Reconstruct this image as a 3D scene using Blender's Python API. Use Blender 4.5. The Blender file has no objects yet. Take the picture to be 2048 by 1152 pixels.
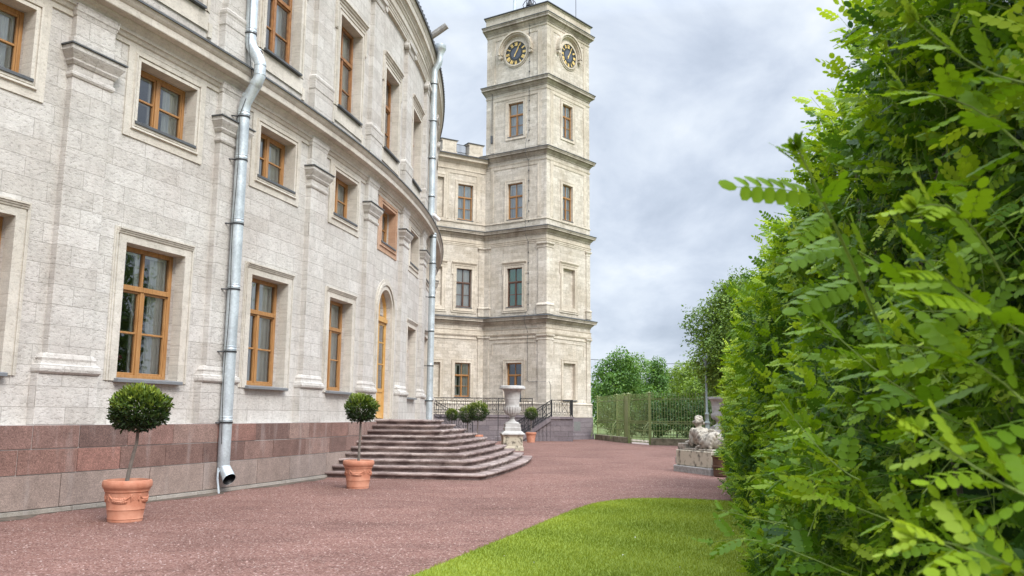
import bpy, bmesh, math, random
import numpy as np
from mathutils import Vector, Matrix
random.seed(7); rng = np.random.default_rng(7)
scene = bpy.context.scene
COL = scene.collection
PI = math.pi

# ------------------------------------------------------------------ camera
FPX = 1688.4; PITCH = math.atan((830.777 - 576) / FPX); ROLL = 0.0086; EYE = 1.65
cam_data = bpy.data.cameras.new('camera'); cam = bpy.data.objects.new('camera', cam_data)
COL.objects.link(cam); scene.camera = cam
cam_data.sensor_width = 36.0; cam_data.lens = FPX / 2048 * 36.0
cam_data.clip_start = 0.05; cam_data.clip_end = 3000
cp, sp = math.cos(PITCH), math.sin(PITCH); cr, sr = math.cos(ROLL), math.sin(ROLL)
right0 = Vector((1, 0, 0)); up0 = Vector((0, -sp, cp)); fwd = Vector((0, cp, sp))
rt = cr * right0 + sr * up0; up = -sr * right0 + cr * up0
m = Matrix.Identity(4)
for i in range(3):
    m[i][0] = rt[i]; m[i][1] = up[i]; m[i][2] = -fwd[i]
m.translation = Vector((0, 0, EYE)); cam.matrix_world = m
cam_data.dof.use_dof = True; cam_data.dof.focus_distance = 24.0; cam_data.dof.aperture_fstop = 9.0

# ------------------------------------------------------------------ world, sun, exposure
SUN_EL, SUN_AZ = math.radians(44), math.radians(143)      # azimuth: direction the light comes from, clockwise from +Y
world = bpy.data.worlds.new('World'); scene.world = world; world.use_nodes = True
nt = world.node_tree; nt.nodes.clear()
def N(t, typ, **kw):
    n = t.nodes.new(typ)
    for k, v in kw.items():
        if k.startswith('i_'): n.inputs[k[2:].replace('_', ' ')].default_value = v
        else: setattr(n, k, v)
    return n
def ramp(t, stops, interp='LINEAR'):
    r = t.nodes.new('ShaderNodeValToRGB'); e = r.color_ramp; e.interpolation = interp
    while len(e.elements) < len(stops): e.elements.new(0.5)
    for el, (p, c) in zip(e.elements, stops):
        el.position = p; el.color = (c, c, c, 1) if isinstance(c, (int, float)) else (*c, 1)
    return r
def mixc(t, f, a, b, mode='MIX'):
    x = t.nodes.new('ShaderNodeMix'); x.data_type = 'RGBA'; x.blend_type = mode
    for sock, v in ((x.inputs[0], f), (x.inputs[6], a), (x.inputs[7], b)):
        if isinstance(v, (int, float)): sock.default_value = v if sock == x.inputs[0] else (v, v, v, 1)
        elif isinstance(v, tuple): sock.default_value = (*v, 1)
        else: t.links.new(v, sock)
    return x.outputs[2]
def mth(t, op, a, b=None, clamp=False):
    x = t.nodes.new('ShaderNodeMath'); x.operation = op; x.use_clamp = clamp
    for s, v in zip(x.inputs, (a, b)):
        if v is None: continue
        if isinstance(v, (int, float)): s.default_value = v
        else: t.links.new(v, s)
    return x.outputs[0]
sky = N(nt, 'ShaderNodeTexSky', sky_type='NISHITA', sun_disc=False, sun_elevation=SUN_EL, sun_rotation=SUN_AZ)
tc = N(nt, 'ShaderNodeTexCoord'); sep = N(nt, 'ShaderNodeSeparateXYZ'); nt.links.new(tc.outputs['Generated'], sep.inputs[0])
zz = mth(nt, 'MAXIMUM', sep.outputs[2], 0.0); den = mth(nt, 'ADD', zz, 0.45)
cmb = N(nt, 'ShaderNodeCombineXYZ')
nt.links.new(mth(nt, 'DIVIDE', sep.outputs[0], den), cmb.inputs[0]); nt.links.new(mth(nt, 'DIVIDE', sep.outputs[1], den), cmb.inputs[1])
n1 = N(nt, 'ShaderNodeTexNoise', i_Scale=3.6, i_Detail=9.0, i_Roughness=0.55, i_Distortion=0.3); nt.links.new(cmb.outputs[0], n1.inputs[0])
n2 = N(nt, 'ShaderNodeTexNoise', i_Scale=1.3, i_Detail=4.0, i_Roughness=0.5); nt.links.new(cmb.outputs[0], n2.inputs[0])
cl = mth(nt, 'ADD', mth(nt, 'MULTIPLY', n1.outputs[0], 0.62), mth(nt, 'MULTIPLY', n2.outputs[0], 0.38))
cr_ = ramp(nt, [(0.38, (0.31, 0.355, 0.43)), (0.45, (0.375, 0.422, 0.50)), (0.50, (0.435, 0.482, 0.555)), (0.55, (0.495, 0.54, 0.60)), (0.63, (0.61, 0.635, 0.66))]); nt.links.new(cl, cr_.inputs[0])
gain = mth(nt, 'ADD', mth(nt, 'MULTIPLY', mth(nt, 'POWER', mth(nt, 'MAXIMUM', mth(nt, 'SUBTRACT', zz, 0.44), 0.0), 1.0), 8.5), 1.0)   # an overcast sky is brighter towards the zenith
cloudc = mixc(nt, 1.0, cr_.outputs[0], gain, 'MULTIPLY')
bgA = N(nt, 'ShaderNodeBackground', i_Strength=0.05); nt.links.new(sky.outputs[0], bgA.inputs[0])
bgB = N(nt, 'ShaderNodeBackground', i_Strength=0.755); nt.links.new(cloudc, bgB.inputs[0])
mxs = N(nt, 'ShaderNodeMixShader'); mxs.inputs[0].default_value = 0.93
nt.links.new(bgA.outputs[0], mxs.inputs[1]); nt.links.new(bgB.outputs[0], mxs.inputs[2])
wo = N(nt, 'ShaderNodeOutputWorld'); nt.links.new(mxs.outputs[0], wo.inputs[0])

sun_d = bpy.data.lights.new('sun', 'SUN'); sun_d.energy = 1.5; sun_d.angle = math.radians(25); sun_d.color = (1.0, 0.96, 0.9)
sun = bpy.data.objects.new('sun', sun_d); COL.objects.link(sun)
sdir = Vector((math.sin(SUN_AZ) * math.cos(SUN_EL), math.cos(SUN_AZ) * math.cos(SUN_EL), math.sin(SUN_EL)))
sun.rotation_euler = sdir.to_track_quat('Z', 'Y').to_euler(); sun.location = sdir * 60
scene.view_settings.view_transform = 'Standard'; scene.view_settings.look = 'None'
scene.view_settings.exposure = 1.2; scene.view_settings.gamma = 1.0
scene.cycles.max_bounces = 8; scene.cycles.transparent_max_bounces = 16

# ------------------------------------------------------------------ mesh helpers
class MB:
    """collects faces (with uv in metres) and links them as ONE mesh object"""
    def __init__(s): s.v = []; s.f = []; s.uv = []; s.mi = []; s.cur = 0; s.col = []; s.cval = 0.5
    def face(s, pts, uv=None):
        b = len(s.v); s.v.extend([tuple(p) for p in pts]); s.f.append(list(range(b, b + len(pts))))
        s.uv.append(uv if uv else [(p[0], p[1]) for p in pts]); s.mi.append(s.cur); s.col.append(s.cval)
    def box(s, F, s0, s1, o0, o1, z0, z1, ns=1, uo=(0, 0), ends=True):
        for i in range(ns):
            a = s0 + (s1 - s0) * i / ns; b = s0 + (s1 - s0) * (i + 1) / ns
            ua, ub = a + uo[0], b + uo[0]; w0, w1 = z0 + uo[1], z1 + uo[1]
            s.face([F(a, o1, z0), F(b, o1, z0), F(b, o1, z1), F(a, o1, z1)], [(ua, w0), (ub, w0), (ub, w1), (ua, w1)])
            s.face([F(b, o0, z0), F(a, o0, z0), F(a, o0, z1), F(b, o0, z1)], [(ub, w0), (ua, w0), (ua, w1), (ub, w1)])
            s.face([F(a, o1, z1), F(b, o1, z1), F(b, o0, z1), F(a, o0, z1)], [(ua, o1), (ub, o1), (ub, o0), (ua, o0)])
            s.face([F(a, o0, z0), F(b, o0, z0), F(b, o1, z0), F(a, o1, z0)], [(ua, o0), (ub, o0), (ub, o1), (ua, o1)])
        if ends:
            s.face([F(s1, o1, z0), F(s1, o0, z0), F(s1, o0, z1), F(s1, o1, z1)], [(s1 - o1, z0), (s1 - o0, z0), (s1 - o0, z1), (s1 - o1, z1)])
            s.face([F(s0, o0, z0), F(s0, o1, z0), F(s0, o1, z1), F(s0, o0, z1)], [(s0 + o0, z0), (s0 + o1, z0), (s0 + o1, z1), (s0 + o0, z1)])
    def sweep(s, F, prof, s0, s1, ns=1, caps=True):
        L = 0
        for i in range(len(prof) - 1):
            (oa, za), (ob, zb) = prof[i], prof[i + 1]; l2 = L + math.hypot(ob - oa, zb - za)
            for j in range(ns):
                a = s0 + (s1 - s0) * j / ns; b = s0 + (s1 - s0) * (j + 1) / ns
                s.face([F(a, oa, za), F(b, oa, za), F(b, ob, zb), F(a, ob, zb)], [(a, prof[0][1] + L), (b, prof[0][1] + L), (b, prof[0][1] + l2), (a, prof[0][1] + l2)])
            L = l2
        if caps:
            s.face([F(s0, o, z) for o, z in prof], [(o, z) for o, z in prof])
            s.face([F(s1, o, z) for o, z in reversed(prof)], [(o, z) for o, z in reversed(prof)])
    def path(s, pts, prof, closed=False, uoff=0.0):
        """profile (o, z) along a plan polyline with mitred corners; outward is to the right of the walking direction"""
        n = len(pts); P = [Vector(p) for p in pts]; off = []
        for i in range(n):
            d0 = (P[i] - P[i - 1]).normalized() if (i > 0 or closed) else None
            d1 = (P[(i + 1) % n] - P[i]).normalized() if (i < n - 1 or closed) else None
            d0 = d0 or d1; d1 = d1 or d0
            n0 = Vector((d0.y, -d0.x)); n1_ = Vector((d1.y, -d1.x)); mm = (n0 + n1_).normalized()
            off.append(mm / max(0.2, mm.dot(n0)))
        u = uoff
        for i in range(n if closed else n - 1):
            j = (i + 1) % n; u2 = u + (P[j] - P[i]).length; L = prof[0][1]
            for (oa, za), (ob, zb) in zip(prof, prof[1:]):
                l2 = L + math.hypot(ob - oa, zb - za)
                A, B = P[i] + off[i] * oa, P[j] + off[j] * oa; C_, D = P[j] + off[j] * ob, P[i] + off[i] * ob
                s.face([(A.x, A.y, za), (B.x, B.y, za), (C_.x, C_.y, zb), (D.x, D.y, zb)], [(u, L), (u2, L), (u2, l2), (u, l2)])
                L = l2
            u = u2
    def ring(s, F, a, b, c, d, prof, bottom=True):
        """moulding round a rectangular opening a..b, c..d; prof = (distance from the opening, o)"""
        for (da, oa), (db, ob) in zip(prof, prof[1:]):
            e0 = c - da if bottom else c; e1 = c - db if bottom else c
            Q0 = [(a - da, e0), (b + da, e0), (b + da, d + da), (a - da, d + da)]
            Q1 = [(a - db, e1), (b + db, e1), (b + db, d + db), (a - db, d + db)]
            for i in range(4):
                if i == 0 and not bottom: continue
                j = (i + 1) % 4
                pts = [(Q1[i], ob), (Q1[j], ob), (Q0[j], oa), (Q0[i], oa)]
                s.face([F(p[0], o, p[1]) for p, o in pts], [p for p, o in pts])
    def tube(s, pts, r, n=8, cap=True):
        P = [Vector(p) for p in pts]; R = r if isinstance(r, (list, tuple)) else [r] * len(P)
        rings = []; ref = None
        for i, p in enumerate(P):
            d = (P[min(i + 1, len(P) - 1)] - P[max(i - 1, 0)])
            if d.length < 1e-9: d = Vector((0, 0, 1))
            d.normalize()
            if ref is None: ref = Vector((1, 0, 0)) if abs(d.x) < 0.9 else Vector((0, 1, 0))
            x = (ref - d * ref.dot(d)).normalized(); y = d.cross(x); ref = x
            rings.append([p + (x * math.cos(2 * PI * k / n) + y * math.sin(2 * PI * k / n)) * R[i] for k in range(n)])
        b = len(s.v)
        for rg in rings: s.v.extend([tuple(q) for q in rg])
        for i in range(len(P) - 1):
            for k in range(n):
                k2 = (k + 1) % n
                s.f.append([b + i * n + k, b + i * n + k2, b + (i + 1) * n + k2, b + (i + 1) * n + k]); s.uv.append([(k / n, i), (k2 / n, i), (k2 / n, i + 1), (k / n, i + 1)]); s.mi.append(s.cur); s.col.append(s.cval)
        if cap:
            s.face(list(reversed(rings[0]))); s.face(rings[-1])
    def lathe(s, prof, n=24, c=(0, 0, 0), flute=None):
        b = len(s.v)
        for i, (r, z) in enumerate(prof):
            for k in range(n):
                a = 2 * PI * k / n; rr = r
                if flute and flute[0] <= z <= flute[1]: rr = r * (1 - flute[3] * (0.5 - 0.5 * math.cos(a * flute[2])))
                s.v.append((c[0] + rr * math.cos(a), c[1] + rr * math.sin(a), c[2] + z))
        for i in range(len(prof) - 1):
            for k in range(n):
                k2 = (k + 1) % n
                s.f.append([b + i * n + k, b + i * n + k2, b + (i + 1) * n + k2, b + (i + 1) * n + k])
                s.uv.append([(k / n * 6.28 * prof[i][0], prof[i][1]), ((k + 1) / n * 6.28 * prof[i][0], prof[i][1]), ((k + 1) / n * 6.28 * prof[i][0], prof[i + 1][1]), (k / n * 6.28 * prof[i][0], prof[i + 1][1])]); s.mi.append(s.cur); s.col.append(s.cval)
        if prof[-1][0] > 1e-4: s.face([s.v[b + (len(prof) - 1) * n + k] for k in range(n)])
        if prof[0][0] > 1e-4: s.face([s.v[b + k] for k in reversed(range(n))])
    def build(s, name, mats, parent=None, smooth=False, local=False, bevel=0.0):
        me = bpy.data.meshes.new(name); off = Vector((0, 0, 0)) if local else root_loc(parent)
        me.from_pydata([(x - off.x, y - off.y, z - off.z) for x, y, z in s.v], [], s.f)
        uvl = me.uv_layers.new(name='UVMap'); flat = [c for f in s.uv for p in f for c in p]
        uvl.data.foreach_set('uv', flat)
        ca = me.attributes.new('tint', 'FLOAT', 'FACE'); ca.data.foreach_set('value', s.col)
        mats = mats if isinstance(mats, (list, tuple)) else [mats]
        for mt in mats: me.materials.append(mt)
        me.polygons.foreach_set('material_index', s.mi)
        bm = bmesh.new(); bm.from_mesh(me); bmesh.ops.remove_doubles(bm, verts=bm.verts, dist=1e-5)
        if bevel > 0:
            es = [e for e in bm.edges if len(e.link_faces) == 2 and e.calc_face_angle(0) > 0.6]
            bmesh.ops.bevel(bm, geom=es, offset=bevel, segments=1, affect='EDGES', profile=0.6)
        bm.to_mesh(me); bm.free()
        if smooth: me.polygons.foreach_set('use_smooth', [True] * len(me.polygons))
        me.update()
        o = bpy.data.objects.new(name, me); COL.objects.link(o); o.parent = parent
        if smooth:
            me.set_sharp_from_angle(angle=math.radians(38))
        return o
def root_loc(o):
    v = Vector((0, 0, 0))
    while o is not None: v = v + Vector(o.location); o = o.parent
    return v
def tag(o, label=None, cat=None, group=None, kind=None):
    if label: o['label'] = label
    if cat: o['category'] = cat
    if group: o['group'] = group
    if kind: o['kind'] = kind
    return o
def thing(name, loc, label, cat, group=None, rz=0.0):
    o = bpy.data.objects.new(name, None); COL.objects.link(o); o.location = loc; o.rotation_euler = (0, 0, rz); o.empty_display_size = 0.2
    return tag(o, label, cat, group)
def kids(o): return [c for c in list(COL.objects) if c.parent == o]
def copy_tree(o, parent=None):
    c = o.copy(); COL.objects.link(c); c.parent = parent
    for ch in kids(o): copy_tree(ch, c)
    return c
WF = lambda x, y, z: (y, -x, z)                         # plain world frame is built through frames below
def flat(P0, d):
    d = Vector((d[0], d[1])).normalized(); nn = Vector((d.y, -d.x)); P0 = Vector((P0[0], P0[1]))
    return lambda s, o, z: (P0.x + d.x * s + nn.x * o, P0.y + d.y * s + nn.y * o, z)
def npmesh(name, V, Fq, mat, parent, tint=None, local=False, smooth=False):
    """quad mesh from numpy arrays, per-vertex tint"""
    me = bpy.data.meshes.new(name); off = np.zeros(3) if local else np.array(root_loc(parent))
    V = (V - off).astype(np.float32); nf, k = Fq.shape
    me.vertices.add(len(V)); me.vertices.foreach_set('co', V.ravel())
    me.loops.add(nf * k); me.loops.foreach_set('vertex_index', Fq.astype(np.int32).ravel())
    me.polygons.add(nf); me.polygons.foreach_set('loop_start', np.arange(0, nf * k, k, dtype=np.int32))
    me.polygons.foreach_set('loop_total', np.full(nf, k, dtype=np.int32))
    if smooth: me.polygons.foreach_set('use_smooth', np.ones(nf, dtype=bool))
    if tint is not None:
        a = me.attributes.new('tint', 'FLOAT', 'POINT'); a.data.foreach_set('value', tint.astype(np.float32))
    me.materials.append(mat); me.update(calc_edges=True)
    o = bpy.data.objects.new(name, me); COL.objects.link(o); o.parent = parent
    return o
def frames_from(dirs, ups):
    """rotation matrices whose x axis is dirs and whose z axis leans to ups"""
    x = dirs / np.linalg.norm(dirs, axis=1, keepdims=True)
    y = np.cross(ups, x); y /= np.linalg.norm(y, axis=1, keepdims=True) + 1e-9
    z = np.cross(x, y)
    return np.stack([x, y, z], axis=2)
def scatter(base, faces, pos, rot, scale, tint):
    nb = len(base); n = len(pos)
    V = np.einsum('nij,kj->nki', rot, base) * scale[:, None, None] + pos[:, None, :]
    Fq = faces[None] + (np.arange(n) * nb)[:, None, None]
    return V.reshape(-1, 3), Fq.reshape(-1, faces.shape[1]), np.repeat(tint, nb)
LEAF_V = np.array([[0, 0, 0], [0.3, 0.24, 0.05], [0.75, 0.2, 0.03], [1, 0, -0.06], [0.75, -0.2, 0.03], [0.3, -0.24, 0.05], [0.3, 0, 0.0], [0.75, 0, -0.02]], float)
LEAF_F = np.array([[0, 6, 1, 1], [6, 7, 2, 1], [7, 3, 2, 2], [0, 5, 6, 6], [5, 4, 7, 6], [4, 3, 7, 7]])
LEAF4_V = np.array([[0, 0, 0], [0.45, 0.27, 0.06], [1, 0, -0.04], [0.45, -0.27, 0.06]], float); LEAF4_F = np.array([[0, 3, 2, 1]])
LEAF9_V = np.array([[0, 0, 0], [0.5, 0, 0], [1, 0, -0.05], [0.16, 0.19, 0.04], [0.5, 0.285, 0.05], [0.84, 0.20, 0.0], [0.16, -0.19, 0.04], [0.5, -0.285, 0.05], [0.84, -0.20, 0.0]], float)
LEAF9_F = np.array([[0, 1, 4, 3], [1, 2, 5, 4], [0, 6, 7, 1], [1, 7, 8, 2]])
LEAF6_V = np.array([[0, 0, 0], [0.35, 0.25, 0.05], [0.8, 0.18, 0.02], [1, 0, -0.05], [0.8, -0.18, 0.02], [0.35, -0.25, 0.05]], float)
LEAF6_F = np.array([[0, 3, 2, 1], [0, 5, 4, 3]])

# ------------------------------------------------------------------ materials
def new_mat(name):
    mt = bpy.data.materials.new(name); mt.use_nodes = True; t = mt.node_tree
    b = t.nodes['Principled BSDF']; return mt, t, b
def tex(t, kind='Object', scale=None):
    c = N(t, 'ShaderNodeTexCoord'); o = c.outputs[kind]
    if scale is not None:
        mp = N(t, 'ShaderNodeMapping'); mp.inputs['Scale'].default_value = scale; t.links.new(o, mp.inputs[0]); o = mp.outputs[0]
    return o
def noise(t, vec, sc, det=4.0, ro=0.55, dist=0.0):
    n = N(t, 'ShaderNodeTexNoise', i_Scale=sc, i_Detail=det, i_Roughness=ro, i_Distortion=dist); t.links.new(vec, n.inputs[0]); return n.outputs[0]
def bump(t, b, h, strength, dist=0.02):
    n = N(t, 'ShaderNodeBump', i_Strength=strength, i_Distance=dist); t.links.new(h, n.inputs['Height']); t.links.new(n.outputs[0], b.inputs['Normal'])
def stone(name, ca, cb, mortar, bw, rh, msize, stain=(0.62, 0.58, 0.55), pit=0.5, stain_amt=0.35, streak=0.0, bumps=0.5, bscale=1.0):
    mt, t, b = new_mat(name); uv = tex(t, 'UV')
    obj = tex(t, 'Object')
    w = N(t, 'ShaderNodeVectorMath', operation='SCALE'); w.inputs['Scale'].default_value = 0.012
    nz = N(t, 'ShaderNodeTexNoise', i_Scale=6.0, i_Detail=3.0); t.links.new(uv, nz.inputs[0]); t.links.new(nz.outputs['Color'], w.inputs[0])
    ad = N(t, 'ShaderNodeVectorMath', operation='ADD'); t.links.new(uv, ad.inputs[0]); t.links.new(w.outputs[0], ad.inputs[1])
    br = N(t, 'ShaderNodeTexBrick', i_Scale=1.0, offset=0.43, squash=0.8, squash_frequency=3); t.links.new(ad.outputs[0], br.inputs['Vector'])
    br.inputs['Color1'].default_value = (0, 0, 0, 1); br.inputs['Color2'].default_value = (1, 1, 1, 1); br.inputs['Mortar'].default_value = (0.5, 0.5, 0.5, 1)
    br.inputs['Mortar Size'].default_value = msize; br.inputs['Mortar Smooth'].default_value = 0.3
    br.inputs['Brick Width'].default_value = bw; br.inputs['Row Height'].default_value = rh; br.inputs['Bias'].default_value = 0.0
    sepr = N(t, 'ShaderNodeSeparateColor'); t.links.new(br.outputs['Color'], sepr.inputs[0])
    base = mixc(t, sepr.outputs[0], ca, cb)
    big = noise(t, obj, 0.55, 5, 0.6); mid = noise(t, obj, 4.5, 6, 0.65); fine = noise(t, obj, 42, 4, 0.6)
    rb = ramp(t, [(0.4, 0.0), (0.68, 1.0)]); t.links.new(big, rb.inputs[0])
    base = mixc(t, mth(t, 'MULTIPLY', rb.outputs[0], stain_amt), base, tuple(x * 1.0 for x in stain), 'MULTIPLY')
    rm = ramp(t, [(0.3, 0.84), (0.55, 1.02), (0.8, 1.1)]); t.links.new(mid, rm.inputs[0]); base = mixc(t, 1.0, base, rm.outputs[0], 'MULTIPLY')
    rf = ramp(t, [(0.25, 0.88), (0.6, 1.06)]); t.links.new(fine, rf.inputs[0]); base = mixc(t, 1.0, base, rf.outputs[0], 'MULTIPLY')
    if streak:
        sv = tex(t, 'UV', (2.2, 0.10, 1)); sn = noise(t, sv, 1.6, 6, 0.62); rs = ramp(t, [(0.5, 0.0), (0.72, 1.0)]); t.links.new(sn, rs.inputs[0])
        base = mixc(t, mth(t, 'MULTIPLY', rs.outputs[0], streak), base, (0.5, 0.46, 0.42), 'MULTIPLY')
    pv = tex(t, 'UV', (13 * bscale, 20 * bscale, 1)); pn = noise(t, pv, 1.0, 5, 0.62, 0.4); rp = ramp(t, [(0.36, 1.0), (0.45, 0.0)]); t.links.new(pn, rp.inputs[0])
    pits = rp.outputs[0]
    base = mixc(t, mth(t, 'MULTIPLY', pits, pit), base, (0.52, 0.48, 0.45), 'MULTIPLY')
    base = mixc(t, mth(t, 'MULTIPLY', br.outputs['Fac'], 0.75), base, mortar)
    t.links.new(base, b.inputs['Base Color']); b.inputs['Roughness'].default_value = 0.92; b.inputs['Specular IOR Level'].default_value = 0.2
    h = mth(t, 'SUBTRACT', mth(t, 'ADD', mth(t, 'MULTIPLY', pn, 0.9), mth(t, 'MULTIPLY', fine, 0.25)), mth(t, 'MULTIPLY', pits, 0.5))
    h = mth(t, 'SUBTRACT', h, mth(t, 'MULTIPLY', br.outputs['Fac'], 0.8))
    bump(t, b, h, bumps, 0.02)
    return mt
def simple(name, col, rough=0.6, metal=0.0, var=0.12, sc=6.0, bmp=0.0, bsc=30.0, spec=0.5, col2=None, lo=0.35, hi=0.7):
    mt, t, b = new_mat(name); obj = tex(t, 'Object'); n = noise(t, obj, sc, 5, 0.62)
    if col2 is None:
        r = ramp(t, [(0.25, 1 - var), (0.75, 1 + var)]); t.links.new(n, r.inputs[0]); c = mixc(t, 1.0, col, r.outputs[0], 'MULTIPLY')
    else:
        r = ramp(t, [(lo, 0.0), (hi, 1.0)]); t.links.new(n, r.inputs[0]); c = mixc(t, r.outputs[0], col, col2)
    t.links.new(c, b.inputs['Base Color']); b.inputs['Roughness'].default_value = rough; b.inputs['Metallic'].default_value = metal
    b.inputs['Specular IOR Level'].default_value = spec
    if bmp: bump(t, b, noise(t, obj, bsc, 5, 0.6), bmp, 0.01)
    return mt
M = {}
M['lime'] = stone('pale_limestone', (0.50, 0.474, 0.435), (0.59, 0.567, 0.53), (0.30, 0.275, 0.245), 1.02, 0.345, 0.0062, stain=(0.82, 0.775, 0.76), pit=0.22, stain_amt=0.6, streak=0.2, bumps=0.5)
M['limesmooth'] = stone('dressed_limestone', (0.52, 0.485, 0.425), (0.605, 0.565, 0.50), (0.34, 0.31, 0.265), 1.6, 1.3, 0.003, stain=(0.82, 0.78, 0.74), pit=0.3, stain_amt=0.6, bumps=0.25)
M['limeorange'] = stone('orange_stained_limestone', (0.46, 0.31, 0.22), (0.55, 0.40, 0.30), (0.36, 0.30, 0.25), 1.6, 1.3, 0.003, stain=(0.82, 0.66, 0.55), pit=0.4, stain_amt=0.8, bumps=0.3)
M['dirt'] = simple('damp_soil_and_moss', (0.055, 0.045, 0.032), 0.95, col2=(0.14, 0.10, 0.075), sc=5, bmp=0.6, bsc=30)
M['clover'] = simple('white_clover_heads', (0.7, 0.7, 0.66), 0.8)
M['tower'] = stone('yellowish_limestone', (0.52, 0.472, 0.40), (0.675, 0.62, 0.54), (0.42, 0.37, 0.30), 0.62, 0.235, 0.006, stain=(0.76, 0.72, 0.66), pit=0.5, stain_amt=0.8, streak=0.32, bumps=0.6, bscale=0.6)
M['towersmooth'] = stone('tower_dressed_limestone', (0.56, 0.50, 0.41), (0.66, 0.595, 0.50), (0.44, 0.39, 0.31), 1.3, 1.5, 0.004, stain=(0.72, 0.69, 0.66), pit=0.4, stain_amt=0.8, streak=0.3, bumps=0.4, bscale=0.6)
M['towerdark'] = stone('darker_cornice_stone', (0.44, 0.40, 0.34), (0.52, 0.475, 0.405), (0.25, 0.22, 0.18), 1.3, 1.5, 0.004, stain=(0.45, 0.42, 0.40), pit=0.5, stain_amt=0.85, streak=0.6, bumps=0.4, bscale=0.6)  # darker, more streaked stone for the tower and wing cornices
M['lavender'] = stone('grey_violet_terrace_stone', (0.20, 0.175, 0.185), (0.27, 0.235, 0.24), (0.07, 0.06, 0.06), 1.15, 0.33, 0.012, stain=(0.75, 0.72, 0.74), pit=0.4, stain_amt=0.7, bumps=0.5, bscale=0.7)
def granite(name, cols, speck, rough=0.8):
    mt, t, b = new_mat(name); obj = tex(t, 'Object'); at = N(t, 'ShaderNodeAttribute', attribute_name='tint')
    r = ramp(t, cols); t.links.new(at.outputs['Fac'], r.inputs[0])
    vo = N(t, 'ShaderNodeTexVoronoi', i_Scale=75.0); t.links.new(obj, vo.inputs[0])
    sv = N(t, 'ShaderNodeSeparateColor'); t.links.new(vo.outputs['Color'], sv.inputs[0])
    rs = ramp(t, [(0.0, 0.55), (0.35, 0.9), (0.7, 1.05), (1.0, 1.5)]); t.links.new(sv.outputs[0], rs.inputs[0])
    c = mixc(t, speck, r.outputs[0], rs.outputs[0], 'MULTIPLY')
    n = noise(t, obj, 3.0, 6, 0.65); rn = ramp(t, [(0.3, 0.78), (0.7, 1.15)]); t.links.new(n, rn.inputs[0]); c = mixc(t, 1.0, c, rn.outputs[0], 'MULTIPLY')
    sn = noise(t, tex(t, 'Object', (1.6, 1.6, 0.25)), 2.5, 5, 0.6); rw = ramp(t, [(0.55, 0.0), (0.75, 1.0)]); t.links.new(sn, rw.inputs[0])
    c = mixc(t, mth(t, 'MULTIPLY', rw.outputs[0], 0.35), c, (0.42, 0.37, 0.35))
    t.links.new(c, b.inputs['Base Color']); b.inputs['Roughness'].default_value = rough; b.inputs['Specular IOR Level'].default_value = 0.3
    bump(t, b, mth(t, 'ADD', noise(t, obj, 60, 3, 0.6), mth(t, 'MULTIPLY', n, 1.5)), 0.35, 0.01)
    return mt
M['granite'] = granite('red_granite_plinth', [(0.0, (0.135, 0.085, 0.073)), (0.3, (0.205, 0.122, 0.10)), (0.55, (0.27, 0.14, 0.112)), (0.75, (0.21, 0.125, 0.105)), (1.0, (0.27, 0.185, 0.155))], 0.9)
M['granite_low'] = granite('grey_granite_plinth', [(0.0, (0.245, 0.185, 0.16)), (0.5, (0.30, 0.23, 0.195)), (1.0, (0.25, 0.205, 0.185))], 0.6)
M['footing'] = granite('footing_stone', [(0.0, (0.30, 0.27, 0.23)), (1.0, (0.38, 0.34, 0.30))], 0.4)
M['mortar'] = simple('pale_mortar', (0.46, 0.43, 0.41), 0.9, var=0.2, sc=20)
M['step'] = granite('weathered_step_stone', [(0.0, (0.26, 0.195, 0.175)), (0.4, (0.36, 0.285, 0.255)), (0.7, (0.29, 0.215, 0.195)), (1.0, (0.42, 0.35, 0.315))], 0.55)
def step_dark():
    mt = M['step']; t = mt.node_tree; b = t.nodes['Principled BSDF']; src = b.inputs['Base Color'].links[0].from_socket
    n = noise(t, tex(t, 'Object', (0.9, 0.9, 2.2)), 1.9, 7, 0.68); r = ramp(t, [(0.44, 0.0), (0.56, 1.0)]); t.links.new(n, r.inputs[0])
    c = mixc(t, mth(t, 'MULTIPLY', r.outputs[0], 0.66), src, (0.085, 0.050, 0.046)); t.links.new(c, b.inputs['Base Color'])
step_dark()
def wood():
    mt, t, b = new_mat('varnished_orange_wood'); v = tex(t, 'Object', (14, 14, 1.2)); n = noise(t, v, 2.5, 5, 0.6, 0.6)
    r = ramp(t, [(0.3, (0.27, 0.125, 0.04)), (0.55, (0.385, 0.195, 0.07)), (0.8, (0.48, 0.27, 0.11))]); t.links.new(n, r.inputs[0])
    t.links.new(r.outputs[0], b.inputs['Base Color']); b.inputs['Roughness'].default_value = 0.42; return mt
M['wood'] = wood()
def wood2(name, a, b_):
    return simple(name, a, 0.45, col2=b_, sc=9)
M['wood_red'] = wood2('reddish_brown_wood', (0.22, 0.092, 0.03), (0.37, 0.175, 0.058))
M['wood_dark'] = wood2('dark_brown_wood', (0.09, 0.045, 0.03), (0.15, 0.085, 0.06))
M['white'] = simple('white_paint', (0.84, 0.84, 0.80), 0.5, var=0.05)
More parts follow.
